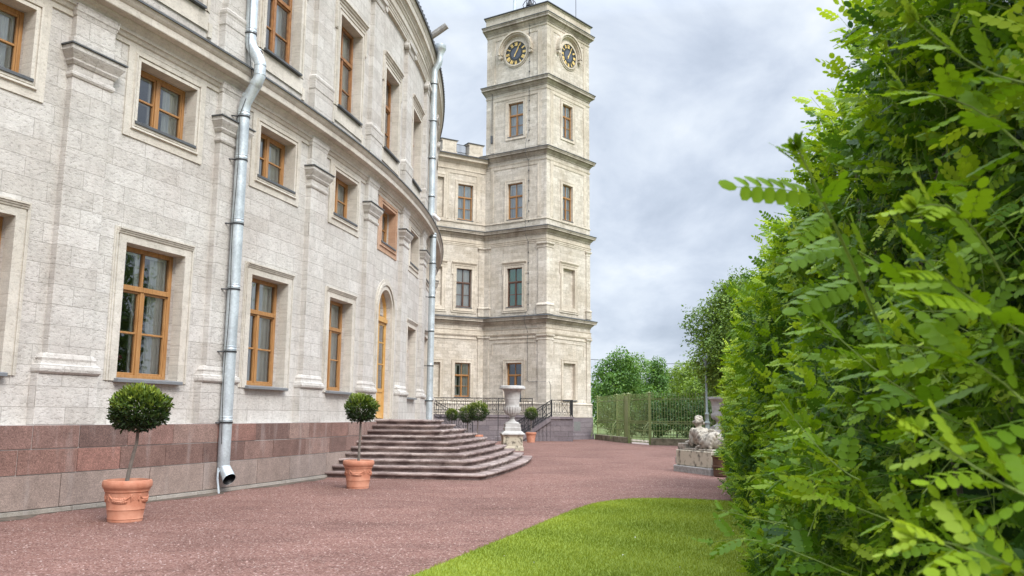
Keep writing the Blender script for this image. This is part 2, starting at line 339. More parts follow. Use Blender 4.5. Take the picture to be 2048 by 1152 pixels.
def glass(name, tint, gl=1.0):
    mt = bpy.data.materials.new(name); mt.use_nodes = True; t = mt.node_tree; t.nodes.clear()
    fr = N(t, 'ShaderNodeFresnel', i_IOR=1.62); tr = N(t, 'ShaderNodeBsdfTransparent'); tr.inputs[0].default_value = (*tint, 1)
    g = N(t, 'ShaderNodeBsdfGlossy'); g.inputs['Roughness'].default_value = 0.015; g.inputs[0].default_value = (0.95, 0.97, 1.0, 1)
    obj = tex(t, 'Object'); nb = N(t, 'ShaderNodeBump', i_Strength=0.06, i_Distance=0.05); t.links.new(noise(t, obj, 1.7, 2, 0.5), nb.inputs['Height'])
    t.links.new(nb.outputs[0], g.inputs['Normal']); t.links.new(nb.outputs[0], fr.inputs['Normal'])
    mx = N(t, 'ShaderNodeMixShader'); f2 = mth(t, 'MULTIPLY', fr.outputs[0], 1.7 * gl, clamp=True); f3 = mth(t, 'ADD', f2, 0.05, clamp=True)
    t.links.new(f3, mx.inputs[0]); t.links.new(tr.outputs[0], mx.inputs[1]); t.links.new(g.outputs[0], mx.inputs[2])
    o = N(t, 'ShaderNodeOutputMaterial'); t.links.new(mx.outputs[0], o.inputs[0]); return mt
M['glass'] = glass('window_glass', (0.96, 0.975, 0.965))
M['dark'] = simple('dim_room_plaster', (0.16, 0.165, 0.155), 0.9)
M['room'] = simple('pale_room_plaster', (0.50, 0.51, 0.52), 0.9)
def cloth(name, col, tr=0.4):
    mt, t, b = new_mat(name); b.inputs['Base Color'].default_value = (*col, 1); b.inputs['Roughness'].default_value = 0.9
    v = tex(t, 'Object', (9, 9, 1)); n = noise(t, v, 2.0, 3, 0.5); r = ramp(t, [(0.3, 0.82), (0.7, 1.08)]); t.links.new(n, r.inputs[0]); t.links.new(mixc(t, 1.0, col, r.outputs[0], 'MULTIPLY'), b.inputs['Base Color']); return mt
M['curtain'] = cloth('white_curtain_cloth', (0.86, 0.86, 0.80))
M['sky_sheer'] = cloth('sky_toned_sheer_cloth', (0.74, 0.80, 0.86))  # thin curtain cloth; its grey-blue puts reflected sky into the tower panes
M['curtain_green'] = cloth('green_curtain_cloth', (0.06, 0.46, 0.28))
def metal_zinc():
    mt, t, b = new_mat('galvanised_sheet'); obj = tex(t, 'Object'); vo = N(t, 'ShaderNodeTexVoronoi', i_Scale=28.0); t.links.new(obj, vo.inputs[0])
    s = N(t, 'ShaderNodeSeparateColor'); t.links.new(vo.outputs['Color'], s.inputs[0]); r = ramp(t, [(0, 0.90), (1, 1.08)]); t.links.new(s.outputs[0], r.inputs[0])
    n = noise(t, obj, 2.2, 6, 0.62); rn = ramp(t, [(0.35, (0.47, 0.52, 0.545)), (0.6, (0.60, 0.66, 0.69)), (0.75, (0.68, 0.73, 0.76))]); t.links.new(n, rn.inputs[0])
    t.links.new(mixc(t, 1.0, rn.outputs[0], r.outputs[0], 'MULTIPLY'), b.inputs['Base Color']); b.inputs['Metallic'].default_value = 0.5
    rr = ramp(t, [(0.3, 0.34), (0.7, 0.52)]); t.links.new(n, rr.inputs[0]); t.links.new(rr.outputs[0], b.inputs['Roughness'])
    bump(t, b, noise(t, obj, 5.0, 3, 0.5), 0.12, 0.02); return mt
M['zinc'] = metal_zinc()
M['flash'] = simple('dark_grey_sheet_metal', (0.10, 0.105, 0.11), 0.5, metal=0.3, var=0.25, sc=3)
M['sill'] = simple('grey_sill_metal', (0.24, 0.25, 0.265), 0.45, metal=0.4, var=0.15, sc=4)
M['roof'] = simple('dark_roof_sheet', (0.075, 0.078, 0.085), 0.5, metal=0.3, var=0.3, sc=2)
M['iron'] = simple('black_wrought_iron', (0.022, 0.023, 0.026), 0.5, var=0.3, sc=12)
M['terracotta'] = simple('terracotta', (0.43, 0.165, 0.095), 0.8, col2=(0.56, 0.27, 0.175), sc=5, bmp=0.15, bsc=60)
M['soil'] = simple('potting_soil', (0.04, 0.028, 0.02), 0.95, var=0.4, sc=40, bmp=0.8)
M['bark'] = simple('grey_bark', (0.16, 0.135, 0.115), 0.9, var=0.3, sc=14, bmp=0.5)
M['twig'] = simple('green_brown_twig', (0.17, 0.23, 0.05), 0.8, var=0.3, sc=14)
M['brass'] = simple('gilded_metal', (0.78, 0.56, 0.20), 0.35, var=0.1)
M['dial'] = simple('black_green_dial', (0.022, 0.026, 0.024), 0.45, var=0.2)
M['dial2'] = simple('blue_black_dial_centre', (0.07, 0.082, 0.11), 0.45, var=0.2)
M['marble'] = simple('weathered_white_marble', (0.47, 0.46, 0.44), 0.8, col2=(0.29, 0.28, 0.265), sc=3.5, bmp=0.25, bsc=25, lo=0.45, hi=0.75)
M['oldstone'] = simple('blackened_limestone', (0.49, 0.44, 0.34), 0.9, col2=(0.085, 0.072, 0.058), sc=4.2, bmp=0.6, bsc=14, lo=0.50, hi=0.66)
M['oldstone2'] = simple('weathered_statue_limestone', (0.375, 0.335, 0.275), 0.9, col2=(0.085, 0.074, 0.06), sc=6.5, bmp=0.7, bsc=22, lo=0.46, hi=0.66)
M['base_grey'] = simple('grey_limestone_block', (0.40, 0.385, 0.36), 0.9, col2=(0.22, 0.205, 0.19), sc=9, bmp=0.5, bsc=20)
M['fencegreen'] = simple('olive_green_paint', (0.185, 0.225, 0.075), 0.5, var=0.12, sc=8)
M['fencebase'] = simple('mossy_footing_stone', (0.25, 0.215, 0.145), 0.95, col2=(0.07, 0.065, 0.035), sc=3.0, bmp=0.6, bsc=12)
M['post'] = simple('grey_green_lamp_paint', (0.24, 0.29, 0.285), 0.5, var=0.1)
M['rust'] = simple('rusty_iron', (0.075, 0.042, 0.026), 0.9, col2=(0.14, 0.07, 0.035), sc=9, bmp=0.4)
M['plastic'] = simple('white_plastic', (0.78, 0.78, 0.78), 0.4, var=0.03)
M['black'] = simple('black_plastic_and_shade', (0.01, 0.01, 0.011), 0.4)
M['pink'] = simple('pink_petals', (0.62, 0.06, 0.20), 0.7, var=0.2)
def leaf_mat(name, stops, trans=0.35, rough=0.45, spec=0.35):
    mt = bpy.data.materials.new(name); mt.use_nodes = True; t = mt.node_tree; t.nodes.clear()
    at = N(t, 'ShaderNodeAttribute', attribute_name='tint'); r = ramp(t, stops); t.links.new(at.outputs['Fac'], r.inputs[0])
    p = N(t, 'ShaderNodeBsdfPrincipled'); p.inputs['Roughness'].default_value = rough; p.inputs['Specular IOR Level'].default_value = spec; t.links.new(r.outputs[0], p.inputs['Base Color'])
    tl = N(t, 'ShaderNodeBsdfTranslucent'); t.links.new(mixc(t, 1.0, r.outputs[0], (1.25, 1.2, 0.5), 'MULTIPLY'), tl.inputs[0])
    mx = N(t, 'ShaderNodeMixShader'); mx.inputs[0].default_value = trans; t.links.new(p.outputs[0], mx.inputs[1]); t.links.new(tl.outputs[0], mx.inputs[2])
    o = N(t, 'ShaderNodeOutputMaterial'); t.links.new(mx.outputs[0], o.inputs[0]); return mt
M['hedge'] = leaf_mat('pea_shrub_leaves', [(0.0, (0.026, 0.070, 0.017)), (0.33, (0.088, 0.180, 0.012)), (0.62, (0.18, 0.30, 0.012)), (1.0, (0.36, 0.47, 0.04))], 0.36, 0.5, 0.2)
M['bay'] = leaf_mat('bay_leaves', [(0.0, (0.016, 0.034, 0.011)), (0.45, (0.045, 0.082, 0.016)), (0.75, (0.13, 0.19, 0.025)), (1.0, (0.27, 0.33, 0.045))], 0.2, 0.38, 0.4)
M['tree_a'] = leaf_mat('mid_green_tree_leaves', [(0.0, (0.055, 0.125, 0.03)), (0.5, (0.105, 0.215, 0.042)), (1.0, (0.21, 0.33, 0.065))], 0.35)
M['tree_b'] = leaf_mat('yellow_green_tree_leaves', [(0.0, (0.085, 0.15, 0.025)), (0.5, (0.165, 0.26, 0.036)), (1.0, (0.27, 0.36, 0.06))], 0.4)
M['tree_c'] = leaf_mat('dark_linden_leaves', [(0.0, (0.065, 0.125, 0.02)), (0.5, (0.12, 0.21, 0.03)), (1.0, (0.22, 0.32, 0.045))], 0.3)
M['shrub'] = leaf_mat('dark_shrub_leaves', [(0.0, (0.02, 0.05, 0.014)), (0.5, (0.045, 0.10, 0.022)), (1.0, (0.10, 0.18, 0.035))], 0.3)
M['grassblade'] = leaf_mat('lawn_blades', [(0.0, (0.095, 0.145, 0.010)), (0.5, (0.20, 0.255, 0.016)), (1.0, (0.39, 0.44, 0.07))], 0.35, 0.5, 0.25)
def gravel():
    mt, t, b = new_mat('red_gravel'); obj = tex(t, 'Object')
    vo = N(t, 'ShaderNodeTexVoronoi', i_Scale=55.0); t.links.new(obj, vo.inputs[0]); s = N(t, 'ShaderNodeSeparateColor'); t.links.new(vo.outputs['Color'], s.inputs[0])
    rc = ramp(t, [(0.0, (0.108, 0.053, 0.043)), (0.35, (0.17, 0.09, 0.072)), (0.7, (0.218, 0.12, 0.098)), (0.95, (0.28, 0.172, 0.147)), (1.0, (0.46, 0.36, 0.32))]); t.links.new(s.outputs[0], rc.inputs[0])
    big = noise(t, obj, 0.35, 6, 0.6, 0.5); rb = ramp(t, [(0.3, 0.80), (0.52, 1.0), (0.75, 1.18)]); t.links.new(big, rb.inputs[0])
    st = noise(t, tex(t, 'Object', (0.6, 1.6, 1)), 1.1, 7, 0.68, 0.8); rst = ramp(t, [(0.35, 0.86), (0.55, 1.03), (0.7, 1.06)]); t.links.new(st, rst.inputs[0])
    c = mixc(t, 1.0, mixc(t, 1.0, rc.outputs[0], rb.outputs[0], 'MULTIPLY'), rst.outputs[0], 'MULTIPLY')
    wet = noise(t, tex(t, 'Object', (0.45, 1.1, 1)), 0.9, 7, 0.66, 1.2); rwt = ramp(t, [(0.60, 0.0), (0.69, 1.0)]); t.links.new(wet, rwt.inputs[0])
    c = mixc(t, mth(t, 'MULTIPLY', rwt.outputs[0], 0.55), c, (0.62, 0.58, 0.56), 'MULTIPLY')
    t.links.new(c, b.inputs['Base Color']); b.inputs['Roughness'].default_value = 0.95; b.inputs['Specular IOR Level'].default_value = 0.15
    h = mth(t, 'ADD', mth(t, 'MULTIPLY', vo.outputs['Distance'], -1.0), mth(t, 'MULTIPLY', noise(t, obj, 9, 6, 0.7), 2.2)); bump(t, b, h, 0.6, 0.02); return mt
M['gravel'] = gravel()
M['turf'] = simple('lawn_ground', (0.17, 0.23, 0.02), 0.95, col2=(0.24, 0.30, 0.03), sc=18, bmp=0.6, bsc=50)
M['meadow'] = simple('park_grass', (0.09, 0.125, 0.035), 0.95, col2=(0.16, 0.205, 0.06), sc=1.5, bmp=0.5, bsc=10)
M['path'] = simple('pale_path', (0.38, 0.30, 0.26), 0.95, var=0.15)
M['doorwood'] = simple('honey_door_wood', (0.50, 0.27, 0.075), 0.45, col2=(0.60, 0.36, 0.12), sc=6)
M['pebble'] = leaf_mat('red_pebbles', [(0.0, (0.10, 0.05, 0.042)), (0.5, (0.22, 0.125, 0.105)), (0.85, (0.34, 0.22, 0.19)), (1.0, (0.34, 0.25, 0.22))], 0.0, 0.9, 0.2)

# ------------------------------------------------------------------ curved palace front
CX, CY, R0, A0, DA = -56.507, 35.0788, 52.93, -0.409238, 0.0721356
BAY = DA * R0
def RF(s, o, z):
    a = A0 + s / R0; r = R0 + o
    return (CX + r * math.cos(a), CY + r * math.sin(a), z)
def loft(mb, F, sc, prof, cap=True):
    """stack of rectangles (half width, projection, z) standing on a wall face, bottom to top"""
    for (h0, o0, z0), (h1, o1, z1) in zip(prof, prof[1:]):
        mb.face([F(sc - h0, o0, z0), F(sc + h0, o0, z0), F(sc + h1, o1, z1), F(sc - h1, o1, z1)], [(sc - h0, z0), (sc + h0, z0), (sc + h1, z1), (sc - h1, z1)])
        mb.face([F(sc + h0, o0, z0), F(sc + h0, -0.05, z0), F(sc + h1, -0.05, z1), F(sc + h1, o1, z1)], [(sc + h0, z0), (sc + h0 + o0, z0), (sc + h1 + o1, z1), (sc + h1, z1)])
        mb.face([F(sc - h0, -0.05, z0), F(sc - h0, o0, z0), F(sc - h1, o1, z1), F(sc - h1, -0.05, z1)], [(sc - h0 - o0, z0), (sc - h0, z0), (sc - h1, z1), (sc - h1 - o1, z1)])
    h, o, z = prof[-1]; mb.face([F(sc - h, o, z), F(sc + h, o, z), F(sc + h, -0.05, z), F(sc - h, -0.05, z)], [(sc - h, o), (sc + h, o), (sc + h, 0), (sc - h, 0)])
    h, o, z = prof[0]; mb.face([F(sc + h, o, z), F(sc - h, o, z), F(sc - h, -0.05, z), F(sc + h, -0.05, z)], [(sc + h, o), (sc - h, o), (sc - h, 0), (sc + h, 0)])
def wall_grid(mb, F, ss, zs, openings, reveal=0.34, smax=0.7):
    """wall face with rectangular openings (a, b, c, d) and optional arch (a, b, c, spring, 'arch')"""
    def inside(sm, zm):
        for op in openings:
            top = op[3] + (op[1] - op[0]) / 2 if len(op) > 4 else op[3]
            if op[0] < sm < op[1] and op[2] < zm < top: return True
        return False
    S = set(ss); Z = set(zs)
    for op in openings:
        S.update(op[:2]); Z.update(op[2:4])
        if len(op) > 4: Z.add(op[3] + (op[1] - op[0]) / 2)
    S = sorted(S); Z = sorted(Z); S2 = [S[0]]
    for a, b in zip(S, S[1:]):
        k = max(1, math.ceil((b - a) / smax)); S2 += [a + (b - a) * i / k for i in range(1, k + 1)]
    for a, b in zip(S2, S2[1:]):
        if b - a < 1e-6: continue
        for c, d in zip(Z, Z[1:]):
            if d - c < 1e-6 or inside((a + b) / 2, (c + d) / 2): continue
            mb.face([F(a, 0, c), F(b, 0, c), F(b, 0, d), F(a, 0, d)], [(a, c), (b, c), (b, d), (a, d)])
    for op in openings:
        a, b, c, d = op[:4]; r = reveal
        mb.face([F(a, 0, c), F(a, 0, d), F(a, -r, d), F(a, -r, c)], [(a, c), (a, d), (a + r, d), (a + r, c)])
        mb.face([F(b, 0, d), F(b, 0, c), F(b, -r, c), F(b, -r, d)], [(b, d), (b, c), (b - r, c), (b - r, d)])
        mb.face([F(a, -r, c), F(b, -r, c), F(b, 0, c), F(a, 0, c)], [(a, c - r), (b, c - r), (b, c), (a, c)])
        if len(op) == 4:
            mb.face([F(a, 0, d), F(b, 0, d), F(b, -r, d), F(a, -r, d)], [(a, d), (b, d), (b, d + r), (a, d + r)])
        else:
            R = (b - a) / 2; mid = (a + b) / 2; n = 20
            arc = [(mid - R * math.cos(PI * i / n), d + R * math.sin(PI * i / n)) for i in range(n + 1)]
            for (s0, z0), (s1, z1) in zip(arc, arc[1:]):
                mb.face([F(s0, 0, z0), F(s1, 0, z1), F(s1, 0, d + R), F(s0, 0, d + R)], [(s0, z0), (s1, z1), (s1, d + R), (s0, d + R)])
                mb.face([F(s0, 0, z0), F(s1, 0, z1), F(s1, -r, z1), F(s0, -r, z0)], [(s0, z0), (s1, z1), (s1, z1 + r), (s0, z0 + r)])
def wavy(mb, F, s0, s1, o, z0, z1, amp=0.035, wl=0.09, n=24, z2=None):
    for i in range(n):
        a = s0 + (s1 - s0) * i / n; b = s0 + (s1 - s0) * (i + 1) / n
        oa = o + amp * math.sin(a / wl * 6.28) + amp * 0.5 * math.sin(a / wl * 2.9); ob = o + amp * math.sin(b / wl * 6.28) + amp * 0.5 * math.sin(b / wl * 2.9)
        mb.face([F(a, oa, z0), F(b, ob, z0), F(b, ob, z1), F(a, oa, z1)])
def make_window(F, root, a, b, c, d, sb=0.24, transom=None, bars=(), wood='wood', curtain=None, room='dark', sill='sill', sill_out=0.10, surround=None, smat='limesmooth', fw=0.085, inner='white', it=0.13, rdepth=1.5, post=0.09, label=None, upper_split=True):
    f = MB(); mid = (a + b) / 2; top = d; fo0, fo1 = -sb - 0.09, -sb
    f.box(F, a, a + fw, fo0, fo1, c, d); f.box(F, b - fw, b, fo0, fo1, c, d)
    f.box(F, a + fw, b - fw, fo0, fo1 - 0.002, d - fw, d); f.box(F, a + fw, b - fw, fo0, fo1 + 0.02, c, c + fw)
    lt = d - fw
    if transom:
        f.box(F, a + fw, b - fw, fo0, fo1 + 0.03, transom - 0.05, transom + 0.05); lt = transom - 0.05
        if upper_split: f.box(F, mid - 0.024, mid + 0.024, fo0, fo1 - 0.01, transom + 0.05, d - fw)
    f.box(F, mid - post / 2, mid + post / 2, fo0, fo1 + 0.012, c + fw, lt)
    for p0, p1 in ((a + fw, mid - post / 2), (mid + post / 2, b - fw)):                    # the two sashes
        f.box(F, p0, p0 + 0.035, fo0 + 0.01, fo1 - 0.015, c + fw, lt); f.box(F, p1 - 0.035, p1, fo0 + 0.01, fo1 - 0.015, c + fw, lt)
        f.box(F, p0 + 0.035, p1 - 0.035, fo0 + 0.01, fo1 - 0.015, c + fw, c + fw + 0.045); f.box(F, p0 + 0.035, p1 - 0.035, fo0 + 0.01, fo1 - 0.015, lt - 0.04, lt)
        for z in bars: f.box(F, p0 + 0.035, p1 - 0.035, fo0 + 0.01, fo1 - 0.018, z - 0.02, z + 0.02)
    w = f.build('window', M[wood], root, bevel=0.006)
    if label: w['label'] = label
    g = MB(); o_ = -sb - 0.05; g.face([F(a + 0.03, o_, c + 0.03), F(b - 0.03, o_, c + 0.03), F(b - 0.03, o_, d - 0.03), F(a + 0.03, o_, d - 0.03)]); g.build('pane', M['glass'], w)
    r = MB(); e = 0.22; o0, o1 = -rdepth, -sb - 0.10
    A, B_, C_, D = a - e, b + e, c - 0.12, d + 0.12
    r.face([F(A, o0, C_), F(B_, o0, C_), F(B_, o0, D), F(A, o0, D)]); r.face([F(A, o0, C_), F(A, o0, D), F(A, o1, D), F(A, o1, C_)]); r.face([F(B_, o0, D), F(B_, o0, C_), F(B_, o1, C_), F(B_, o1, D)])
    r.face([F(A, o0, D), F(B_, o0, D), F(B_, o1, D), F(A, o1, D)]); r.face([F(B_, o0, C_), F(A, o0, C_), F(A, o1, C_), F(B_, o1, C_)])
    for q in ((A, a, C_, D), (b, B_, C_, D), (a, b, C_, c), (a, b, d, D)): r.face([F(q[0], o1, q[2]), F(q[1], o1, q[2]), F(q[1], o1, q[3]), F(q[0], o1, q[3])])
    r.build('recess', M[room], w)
    if inner:
        i_ = MB(); q0, q1 = -sb - 0.145, -sb - 0.105; t_ = it
        i_.box(F, a, a + t_, q0, q1, c, d); i_.box(F, b - t_, b, q0, q1, c, d); i_.box(F, a + t_, b - t_, q0, q1, d - t_, d); i_.box(F, a + t_, b - t_, q0, q1, c, c + t_)
        i_.box(F, mid - 0.13, mid + 0.10, q0 + 0.004, q1 - 0.004, c + t_, d - t_)
        for z in list(bars) + ([transom] if transom else []): i_.box(F, a + t_, b - t_, q0 + 0.008, q1 - 0.008, z - 0.03, z + 0.03)
        i_.build('inner_frame', M[inner], w)
    if curtain == 'sides':
        k = MB(); wavy(k, F, b - 0.46, b + 0.1, -sb - 0.19, c - 0.05, d, amp=0.022, n=26); wavy(k, F, a - 0.1, a + 0.34, -sb - 0.19, c - 0.05, d, amp=0.022, n=20); k.build('curtain', M['curtain'], w, smooth=True)
    elif curtain == 'full':
        k = MB(); wavy(k, F, a - 0.05, b + 0.05, -sb - 0.16, c, d, amp=0.02, wl=0.13, n=40); k.build('curtain', M['curtain'], w, smooth=True)
    elif curtain == 'sky_sheer':
        k = MB(); wavy(k, F, a - 0.05, b + 0.05, -sb - 0.19, c, d, amp=0.015, wl=0.22, n=40); k.build('curtain', M['sky_sheer'], w, smooth=True)
    elif curtain == 'green':
        k = MB(); wavy(k, F, a - 0.05, b + 0.05, -sb - 0.14, c, d, amp=0.02, wl=0.16, n=40); k.build('curtain', M['curtain_green'], w, smooth=True)
    if sill:
        s_ = MB(); s_.sweep(F, [(-sb, c - 0.055), (sill_out, c - 0.075), (sill_out + 0.012, c - 0.07), (sill_out + 0.012, c - 0.02), (sill_out, c - 0.012), (-sb, c + 0.03)], a - 0.05, b + 0.05, 2); s_.build('window_sill', M[sill], w)
    if surround:
        q = MB(); surround(q, F, a, b, c, d); q.build('surround', M[smat], w)
    return w
palace = thing('palace', (CX + R0, CY - 15, 0), 'long curved three storey palace front of pale limestone with orange window frames', 'palace')
S_FIRST, S_LAST = -2 * BAY, 10.5 * BAY
bays = range(-2, 10); WC, WH = 0.655, 0.78
ops = []
for k in bays:
    c = (k + WC) * BAY
    ops += [(c - WH, c + WH, 7.20, 8.40), (c - WH, c + WH, 10.32, 13.05)]
    ops.append((c - WH, c + WH, 1.50, 4.90, 'arch') if k == 3 else (c - WH, c + WH, 2.27, 4.82))
mb = MB(); wall_grid(mb, RF, [S_FIRST, S_LAST], [1.43, 15.05], ops)
mb.face([RF(S_FIRST, 0, 0), RF(S_FIRST, 0, 17), RF(S_FIRST, -9, 17), RF(S_FIRST, -9, 0)]); mb.face([RF(S_LAST, 0, 0), RF(S_LAST, -9, 0), RF(S_LAST, -9, 17), RF(S_LAST, 0, 17)])
mb.build('wall', M['lime'], palace)
# plinth: separate stone blocks in three courses over a footing
mb = MB(); prng = random.Random(3)
for (z0, z1, o, mi, lmin, lmax, t0, t1) in ((1.045, 1.425, 0.185, 0, 0.85, 1.5, 0, 1), (0.635, 1.035, 0.187, 0, 0.9, 1.6, 0, 1), (0.085, 0.625, 0.205, 1, 1.3, 2.3, 0, 1), (-0.15, 0.075, 0.25, 2, 1.0, 1.9, 0, 1)):
    s = S_FIRST; mb.cur = mi
    while s < S_LAST:
        l = prng.uniform(lmin, lmax); mb.cval = prng.random(); e = min(s + l, S_LAST)
        mb.box(RF, s + 0.009, e - 0.009, -0.1, o + prng.uniform(-0.006, 0.006), z0 + 0.004, z1 - 0.004, 2); s += l
mb.cur = 3
mb.box(RF, S_FIRST, S_LAST, -0.1, 0.172, -0.1, 1.43, 60)
mb.build('plinth', [M['granite'], M['granite_low'], M['footing'], M['mortar']], palace)
RFP = lambda s, o, z: RF(s, o + 0.06 if o > 0 else o, z)
# pilasters of both storeys
for k in range(-2, 11):
    c = (k + 0.157) * BAY; mb = MB()
    loft(mb, RFP, c, [(0.60, 0.115, 1.432), (0.60, 0.115, 2.27)])
    loft(mb, RFP, c, [(0.585, 0.13, 2.272), (0.61, 0.165, 2.31), (0.615, 0.172, 2.36), (0.60, 0.155, 2.42), (0.555, 0.115, 2.44), (0.535, 0.105, 2.50), (0.545, 0.112, 2.54), (0.50, 0.09, 2.60), (0.43, 0.075, 2.63)])
    loft(mb, RFP, c, [(0.425, 0.078, 2.625), (0.42, 0.075, 7.5)])
    loft(mb, RFP, c, [(0.435, 0.09, 7.48), (0.46, 0.11, 7.52), (0.46, 0.11, 7.57), (0.43, 0.085, 7.59), (0.43, 0.085, 7.72)])
    loft(mb, RFP, c, [(0.45, 0.10, 7.71), (0.49, 0.135, 7.77), (0.49, 0.135, 7.80), (0.55, 0.19, 7.90), (0.57, 0.205, 7.93), (0.57, 0.205, 8.02)])
    loft(mb, RFP, c, [(0.46, 0.075, 8.03), (0.46, 0.075, 8.22), (0.42, 0.055, 8.225), (0.42, 0.055, 8.62), (0.44, 0.06, 8.64), (0.45, 0.075, 8.70), (0.46, 0.09, 8.72), (0.46, 0.10, 8.80), (0.46, 0.12, 8.84)])
    p = mb.build('pilaster', M['lime'], palace, bevel=0.006)
    cp_ = MB(); loft(cp_, RFP, c, [(0.60, 0.235, 8.02), (0.60, 0.235, 8.045), (0.46, 0.10, 8.07)]); cp_.build('capital_flashing', M['flash'], p)
    mb = MB()
    loft(mb, RFP, c, [(0.52, 0.11, 9.38), (0.52, 0.11, 10.14), (0.54, 0.125, 10.16), (0.54, 0.125, 10.40), (0.55, 0.14, 10.44), (0.55, 0.14, 10.50), (0.49, 0.10, 10.56)])
    loft(mb, RFP, c, [(0.43, 0.075, 10.555), (0.42, 0.07, 14.62)])
    loft(mb, RFP, c, [(0.44, 0.09, 14.60), (0.46, 0.11, 14.66), (0.44, 0.085, 14.68), (0.45, 0.10, 14.80), (0.53, 0.17, 14.86), (0.53, 0.17, 15.0)])
    for sg in (-1, 1):                                                        # scrolls of the capital
        mb.tube([RF(c + sg * 0.50, 0.02, 14.78), RF(c + sg * 0.50, 0.20, 14.78)], 0.115, 10)
    mb.build('pilaster', M['lime'], palace, bevel=0.006)
# cornices
NS = 100
mb = MB(); mb.sweep(RF, [(0.0, 8.60), (0.03, 8.61), (0.03, 8.70), (0.06, 8.72), (0.09, 8.79), (0.12, 8.80), (0.12, 8.86), (0.16, 8.92), (0.20, 8.95), (0.215, 9.0), (0.36, 9.015), (0.37, 9.03), (0.37, 9.16), (0.39, 9.18), (0.42, 9.22), (0.45, 9.28), (0.455, 9.30)], S_FIRST, S_LAST, NS); mb.build('cornice', M['limesmooth'], palace)
mb = MB(); mb.sweep(RF, [(0.44, 9.301), (0.485, 9.295), (0.485, 9.335), (0.0, 9.45)], S_FIRST, S_LAST, NS, caps=False); mb.build('cornice_flashing', M['flash'], palace)
mb = MB(); mb.sweep(RF, [(0.0, 14.98), (0.10, 15.0), (0.10, 15.08), (0.12, 15.10), (0.12, 15.17), (0.14, 15.19), (0.14, 15.25), (0.18, 15.30), (0.06, 15.34), (0.06, 15.74), (0.09, 15.76), (0.12, 15.84), (0.15, 15.86), (0.15, 15.93), (0.19, 15.98), (0.21, 16.04), (0.27, 16.06), (0.27, 16.30), (0.29, 16.32), (0.33, 16.44), (0.34, 16.52)], S_FIRST, S_LAST, NS); mb.build('upper_cornice', M['limesmooth'], palace)
mb = MB(); mb.sweep(RF, [(0.30, 16.522), (0.40, 16.50), (0.40, 16.62), (0.36, 16.66), (-0.30, 17.05), (-9.0, 20.2)], S_FIRST, S_LAST, NS, caps=False)
for i in range(0, 150):
    s = S_FIRST + i * 0.33
    if s > S_LAST - 0.1: break
    for (oa, za), (ob, zb) in (((0.40, 16.63), (-0.30, 17.06)), ((-0.30, 17.06), (-4, 18.4))):
        mb.face([RF(s - .018, oa, za), RF(s + .018, oa, za), RF(s + .018, ob, zb), RF(s - .018, ob, zb)]); mb.face([RF(s, oa + 0.01, za - 0.02), RF(s, oa + 0.01, za + 0.05), RF(s, ob, zb + 0.05), RF(s, ob, zb - 0.02)])
mb.build('roof', M['roof'], palace)
# windows of the three storeys
def sur_low(q, F, a, b, c, d):
    q.ring(F, a, b, c - 0.05, d, [(-0.002, -0.2), (-0.002, 0.03), (0.17, 0.03), (0.17, 0.012), (0.20, 0.012), (0.20, 0.03), (0.23, 0.03), (0.23, 0.012), (0.27, 0.012), (0.27, 0.0)], bottom=False)
    q.sweep(F, [(0.0, d + 0.14), (0.045, d + 0.145), (0.055, d + 0.175), (0.04, d + 0.178), (0.065, d + 0.182), (0.075, d + 0.21), (0.06, d + 0.213), (0.09, d + 0.22), (0.09, d + 0.25), (0.0, d + 0.262)], a - 0.20, b + 0.20, 2)
def sur_mid(q, F, a, b, c, d):
    q.ring(F, a, b, c - 0.06, d, [(-0.002, -0.2), (-0.002, 0.05), (0.06, 0.05), (0.06, 0.035), (0.085, 0.035), (0.085, 0.065), (0.12, 0.07), (0.135, 0.03), (0.29, 0.03), (0.29, 0.0)])
def sur_up(q, F, a, b, c, d):
    q.ring(F, a, b, c - 0.06, d, [(-0.002, -0.2), (-0.002, 0.04), (0.10, 0.04), (0.10, 0.02), (0.14, 0.02), (0.14, 0.05), (0.19, 0.055), (0.19, 0.02), (0.26, 0.02), (0.26, 0.0)], bottom=False)
    for sg in (a, b):
        e = -1 if sg == a else 1
        s0, s1 = sorted((sg + e * 0.20, sg + e * 0.34)); q.box(F, s0, s1, -0.02, 0.04, d - 0.55, d + 0.30); q.box(F, s0 + 0.03, s1 - 0.03, 0.04, 0.06, d - 0.52, d + 0.26)
        s0, s1 = sorted((sg + e * 0.22, sg + e * 0.34)); q.box(F, s0, s1, -0.02, 0.045, c - 0.62, c - 0.30)
    q.box(F, a - 0.20, b + 0.20, -0.02, 0.045, c - 0.50, c - 0.42); q.box(F, a - 0.22, b + 0.22, -0.02, 0.025, c - 0.42, c - 0.09)
    q.sweep(F, [(0.0, d + 0.26), (0.04, d + 0.27), (0.05, d + 0.33), (0.03, d + 0.335), (0.08, d + 0.35), (0.10, d + 0.39), (0.06, d + 0.395), (0.13, d + 0.42), (0.13, d + 0.46), (0.0, d + 0.48)], a - 0.28, b + 0.28, 2)
